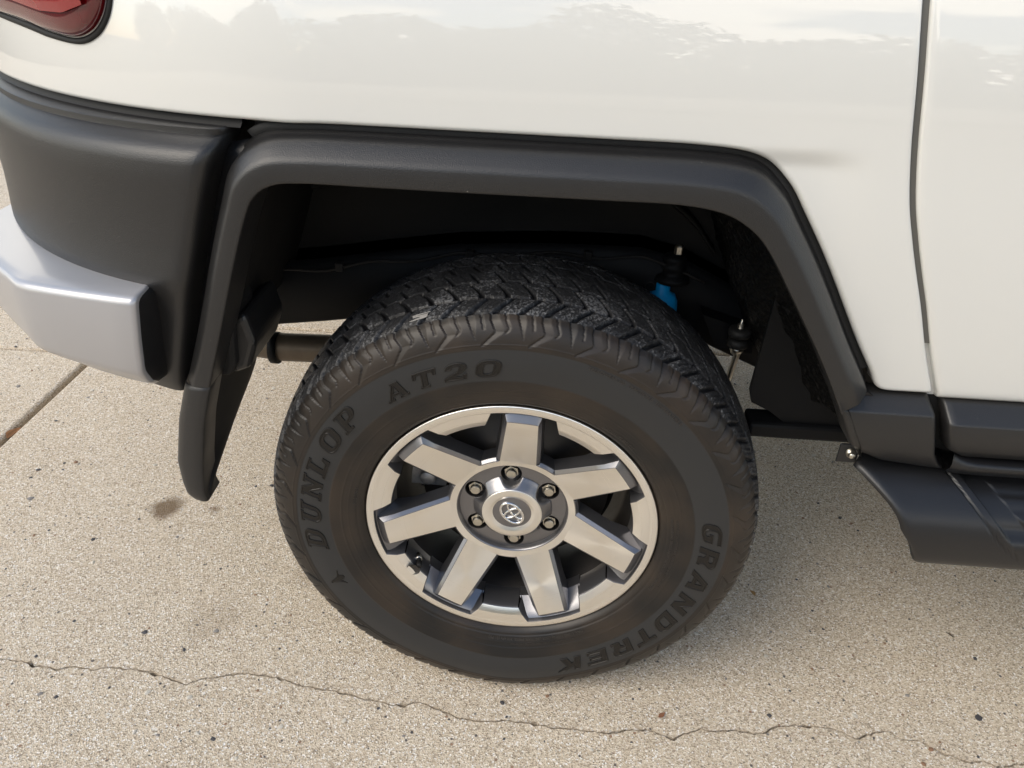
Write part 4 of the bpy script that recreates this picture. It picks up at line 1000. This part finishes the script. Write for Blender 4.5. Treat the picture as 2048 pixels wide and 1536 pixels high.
def hub(o):
    NA = [93+60*k for k in range(6)]; PB = .0702
    circ = [(.0892*math.cos(2*math.pi*k/84), .0892*math.sin(2*math.pi*k/84)) for k in range(84)]
    inn = [(.045*math.cos(2*math.pi*k/48), .045*math.sin(2*math.pi*k/48)) for k in range(48)]
    loops = [circ, inn]; HR = .0174
    for a in NA: loops.append([(PB*math.cos(R(a))+HR*math.cos(2*math.pi*k/28), PB*math.sin(R(a))+HR*math.sin(2*math.pi*k/28)) for k in range(28)])
    tri = tessellate_polygon([[Vector((x, y, 0)) for x, y in l] for l in loops]); P = [p for l in loops for p in l]
    V = [(x, .0525, z) for x, z in P]; Fc = [tuple(t) for t in tri]; st = len(circ)+len(inn); mi = [0]*len(Fc)
    for a in NA:
        b = len(V); V += [(x, .0545, z) for x, z in (loops[0][:0] or P[st:st+28])]; cx, cz = PB*math.cos(R(a)), PB*math.sin(R(a))
        V += [(cx+(x-cx)*.93, .080, cz+(z-cz)*.93) for x, z in P[st:st+28]]
        for i in range(28):
            j = (i+1) % 28; Fc += [(st+i, st+j, b+j, b+i), (b+i, b+j, b+28+j, b+28+i)]; mi += [0, 1]
        Fc.append(tuple(b+28+i for i in range(28))); mi.append(1); st += 28
    f = obj('hub_face', V, Fc, [M['gun'], M['gundark']], o, smooth=False, midx=mi)
    bm = bmesh.new(); bm.from_mesh(f.data); bmesh.ops.recalc_face_normals(bm, faces=bm.faces); bm.to_mesh(f.data); bm.free()
    # lug nuts
    nut = None
    for a in NA:
        if nut is None:
            hexr = .0128; ring = lambda r, y, n=24, hx=False: [(r*(1/ max(abs(math.cos(((k/n*6) % 1-.5)*math.pi/3)), .1)*.866 if hx else 1)*math.cos(2*math.pi*k/n), y, r*(1/max(abs(math.cos(((k/n*6) % 1-.5)*math.pi/3)), .1)*.866 if hx else 1)*math.sin(2*math.pi*k/n)) for k in range(n)]
            rows = [ring(hexr, .079, hx=True), ring(hexr, .0570, hx=True), ring(hexr*.95, .0556, hx=True), ring(.0090, .0552), ring(.0088, .0530), ring(.0086, .0500), ring(.0078, .0486), ring(.0060, .0480), ring(.0001, .0479)]
            nut = loft('lug_nut', rows, M['zinc'], o, wrap=True, autosmooth=35)
            q = nut
        else:
            q = nut.copy(); COL.objects.link(q); q.parent = o
        q.location = (PB*math.cos(R(a)), 0, PB*math.sin(R(a))); q.rotation_euler = (0, R(17*a), 0)
    # centre cap with scallops at the nuts
    nr_, ncol = 16, 180; th = np.linspace(0, 2*np.pi, ncol, endpoint=False)
    prof = cat([(.0500, .0350), (.0520, .0368), (.0560, .0412), (.0610, .0468), (.0650, .0505), (.0665, .0530), (.0668, .058)], nr_)
    A = np.zeros((nr_, ncol, 3))
    for i, (r_, y_) in enumerate(prof):
        x_ = r_*np.cos(th); z_ = r_*np.sin(th); dmin = np.full(ncol, 9.)
        for a in NA: dmin = np.minimum(dmin, np.hypot(x_-PB*.99*math.cos(R(a)), z_-PB*.99*math.sin(R(a))))
        A[i, :, 0] = x_; A[i, :, 2] = z_; A[i, :, 1] = y_+.022*smooth01((.0190-dmin)/.0035)*(1 if i > 0 else 0)
    cp = loft('centre_cap', A, M['gun'], o, wrap=True); cp['label'] = 'round centre cap with scalloped skirt and emblem'
    V, Fc = lathe([(.0500, .0350), (.0497, .0338), (.0490, .0333), (.0385, .0331), (.0372, .0334), (.0335, .0362), (.0322, .0366)], 96); obj('cap_ring', V, Fc, M['mach'], o)
    V, Fc = lathe([(.0322, .0366), (.0318, .0372), (.0310, .0368), (.0002, .0360)], 72); obj('cap_disc', V, Fc, M['gun'], o)
    # emblem of three interlaced ovals
    rt = R(-52)
    def oval(cx, cy, a, b, r_=.00115):
        n = 56; P_ = []
        for k in range(n+1):
            t = 2*math.pi*k/n; x_, z_ = cx+a*math.cos(t), cy+b*math.sin(t)
            P_.append((x_*math.cos(rt)-z_*math.sin(rt), .0352, x_*math.sin(rt)+z_*math.cos(rt)))
        return tube(P_, r_, 8, False)
    V, Fc = join([oval(0, 0, .0232, .0158, .0023), oval(0, 0, .0070, .0150, .0019), oval(0, .0070, .0186, .0072, .0019)])
    V = [(x, .0352+(y-.0352)*1.0, z) for x, y, z in V]
    obj('emblem', V, Fc, M['chrome'], o)
    # valve stem in its cut-out
    a = -145.0; ca, sa = math.cos(R(a)), math.sin(R(a))
    V, Fc = tube([(ca*.200, .040, sa*.200), (ca*.194, .026, sa*.194), (ca*.190, .014, sa*.190)], [.0045, .0042, .0040], 14); vs = obj('valve_stem', V, Fc, M['seal'], o)
    V, Fc = tube([(ca*.1905, .016, sa*.1905), (ca*.188, .006, sa*.188), (ca*.1878, .0045, sa*.1878)], [.0048, .0048, .0036], 12); obj('valve_cap', V, Fc, M['blackp'], vs)
    V, Fc = tube([(ca*.1965, .032, sa*.1965), (ca*.193, .024, sa*.193)], .0058, 12); obj('valve_nut', V, Fc, M['zinc'], vs)
    V, Fc = lathe([(.0118, .0035), (.0108, .0048), (.0095, .0062), (.0, .0068)], 28); obj('valve_recess', V+np.array([ca*.2005, -.0005, sa*.2005]), Fc, M['gundark'], vs)
def brakes(o):
    V, Fc = lathe([(.03, .085), (.098, .085), (.100, .088), (.100, .105), (.160, .106), (.161, .108), (.161, .126), (.160, .128), (.09, .128), (.04, .13)], 80); d = obj('brake_disc', V, Fc, M['disc'], o)
    V, Fc = lathe([(.06, .135), (.172, .135), (.174, .131), (.174, .137), (.06, .139)], 64, R(-120), R(110)); obj('dust_shield', V, Fc, M['chassis'], d)
    A, B_ = [], []
    ps = []
    for r_, y_ in ((.118, .088), (.118, .145), (.178, .145), (.178, .088)): ps.append([pol(r_, a, y_) for a in np.linspace(143, 178, 9)])
    ps.append(ps[0]); c = loft('brake_caliper', ps, M['iron'], o, smooth=False)
    for a, r_ in ((150, .15), (170, .15)):
        V, Fc = lathe([(0, .076), (.012, .076), (.014, .080), (.014, .09)], 20); q = pol(r_, a, 0); obj('piston_boss', V+np.array(q), Fc, M['iron'], c)
    V, Fc = tube([pol(.14, 140, .12), pol(.17, 146, .10), pol(.175, 160, .09), pol(.16, 182, .10)], .004, 8); obj('brake_hose', V, Fc, M['zinc'], c)
def scuff(o):
    # pale rubbed flake on the shoulder of the tread
    V, Fc = [], []
    for k, (a, t, wd) in enumerate(((112.4, .0, .0006), (109.3, .002, .0026), (108.3, .0035, .0036), (110.2, .005, .0030), (111.7, .007, .0034), (111.0, .0085, .0016), (107.8, .009, .0005))):
        for e in (-1, 0, 1):
            y_ = .0095+t+e*wd*(.75+.3*math.sin(k*3.7+e)); r_ = float(np.interp(y_, TRD[:, 1], TRD[:, 0]))+.0009+(.0004 if e == 0 else -.0003)
            V.append(pol(r_, a+.12*e*math.sin(k*2.1), y_))
    for k in range(6):
        for e in (0, 1): Fc.append((k*3+e, k*3+e+1, k*3+e+4, k*3+e+3))
    obj('scuff_flake', V, Fc, mat('scuffed_rubber', (.27, .255, .235), .9, var=(300, .45)), o, smooth=False)
wheel = rim('wheel', car, (0, 0, HUBZ)); wheel['label'] = 'seven-spoke machined alloy wheel with all-terrain tyre'
tyre(wheel); lettering(wheel); hub(wheel); brakes(wheel); scuff(wheel)
# the other wheels, mostly out of sight
def plain_wheel(name, loc, rz):
    P = np.vstack([cat(PROF, 24), cat(TRD, 8)[1:]]); Q = P[::-1].copy(); Q[:, 1] = .215-Q[:, 1]
    V, Fc = lathe(np.vstack([P, Q]), 96); V = deform(V)
    o = obj(name, V, Fc, M['letter'], car); o.location = loc; o.rotation_euler = (0, 0, rz)
    V, Fc = lathe([(.236, .004), (.233, 0), (.20, .008), (.19, .04), (.10, .042), (.05, .04), (.0, .04)], 64); obj('rim', V, Fc, M['gun'], o)
plain_wheel('wheel', (0, 1.82, HUBZ), math.pi); plain_wheel('wheel', (2.69, 0, HUBZ), 0); plain_wheel('wheel', (2.69, 1.82, HUBZ), math.pi)

# ================================================================== SMALL THINGS ON THE GROUND
def leaf(name, x, y, s, rz, label, m, cat_='leaf', z=.002, curl=.25):
    V, Fc = [], []
    prof = [(-1, .03), (-.8, .3), (-.45, .62), (-.1, .70), (.25, .58), (.6, .36), (.9, .12), (1.05, .02)]
    for t, w_ in prof:
        j = random.uniform(-.06, .06)
        for k in (-1, -.5, 0, .5, 1): V.append((t*s, (w_*k+j)*s*.75, abs(k)*w_*s*curl+abs(t)*s*.12+random.uniform(0, .05)*s))
    for i in range(len(prof)-1):
        for k in range(4): Fc.append((i*5+k, i*5+k+1, (i+1)*5+k+1, (i+1)*5+k))
    o = obj(name, V, Fc, m, smooth=True); o.location = (x, y, z); o.rotation_euler = (0, 0, rz)
    sm = o.modifiers.new('solid', 'SOLIDIFY'); sm.thickness = .0005
    return tag(o, label, cat_)
leaf('dry_leaf', -1.399, .655, .026, 1.5, 'crumpled brown dry leaf caught in the slab joint', M['leafdry'], z=-.012, curl=.5)
leaf('dry_leaf', .288, -.046, .0085, .7, 'reddish brown leaf chip on the concrete below the tyre', mat('chip_red', (.23, .10, .05), .8, var=(80, .2)))
leaf('dry_leaf', .507, .268, .0085, 2.1, 'small orange leaf flake on the concrete right of the tyre', mat('chip_orange', (.34, .19, .06), .8, var=(80, .2)), curl=.5)

# ================================================================== TREES ACROSS THE YARD, BEHIND THE CAMERA
def treeline():
    V, Fc = [], []
    n = 34000
    cx = np.linspace(-40, 40, 40)+RNG.uniform(-.8, .8, 40); cy = RNG.uniform(-27, -21, 40); hh = RNG.uniform(5.0, 8.2, 40); wd = RNG.uniform(1.9, 3.0, 40)
    k = RNG.integers(0, 40, n); d = RNG.normal(size=(n, 3)); d /= np.linalg.norm(d, axis=1)[:, None]; rr = RNG.uniform(.55, 1, n)[:, None]
    P = np.stack([cx[k], cy[k], hh[k]*.48], 1)+d*rr*np.stack([wd[k], wd[k], hh[k]*.52], 1)
    a = RNG.normal(size=(n, 3)); a /= np.linalg.norm(a, axis=1)[:, None]; b = np.cross(a, RNG.normal(size=(n, 3))); b /= np.linalg.norm(b, axis=1)[:, None]
    sz = RNG.uniform(.18, .42, n)[:, None]
    Q = np.stack([P-a*sz, P+b*sz*.6, P+a*sz, P-b*sz*.6], 1).reshape(-1, 3)
    F_ = np.arange(4*n).reshape(n, 4)
    o = obj('tree_line', Q, F_, mat('foliage', (.055, .075, .03), .7, var=(1.5, .4)), smooth=False)
    tag(o, 'distant row of trees mirrored faintly in the white paint', 'trees', None, 'stuff')
treeline()

def twig(x, y, rz, ln, label):
    P_ = [(-ln/2, 0, .0015), (-ln*.1, ln*.08, .003), (ln*.2, ln*.02, .002), (ln/2, ln*.1, .0015)]
    V, Fc = join([tube(P_, [.0009, .0012, .001, .0006], 6), tube([(ln*.1, ln*.04, .002), (ln*.25, -ln*.2, .002)], [.0008, .0004], 5)])
    o = obj('twig', V, Fc, M['twig']); o.location = (x, y, 0); o.rotation_euler = (0, 0, rz); tag(o, label, 'twig')
twig(.890, .197, 2.2, .016, 'tiny dark twig on the concrete below the running board')
twig(.545, .47, .7, .018, 'dark twig scrap in the shade just right of the tyre')
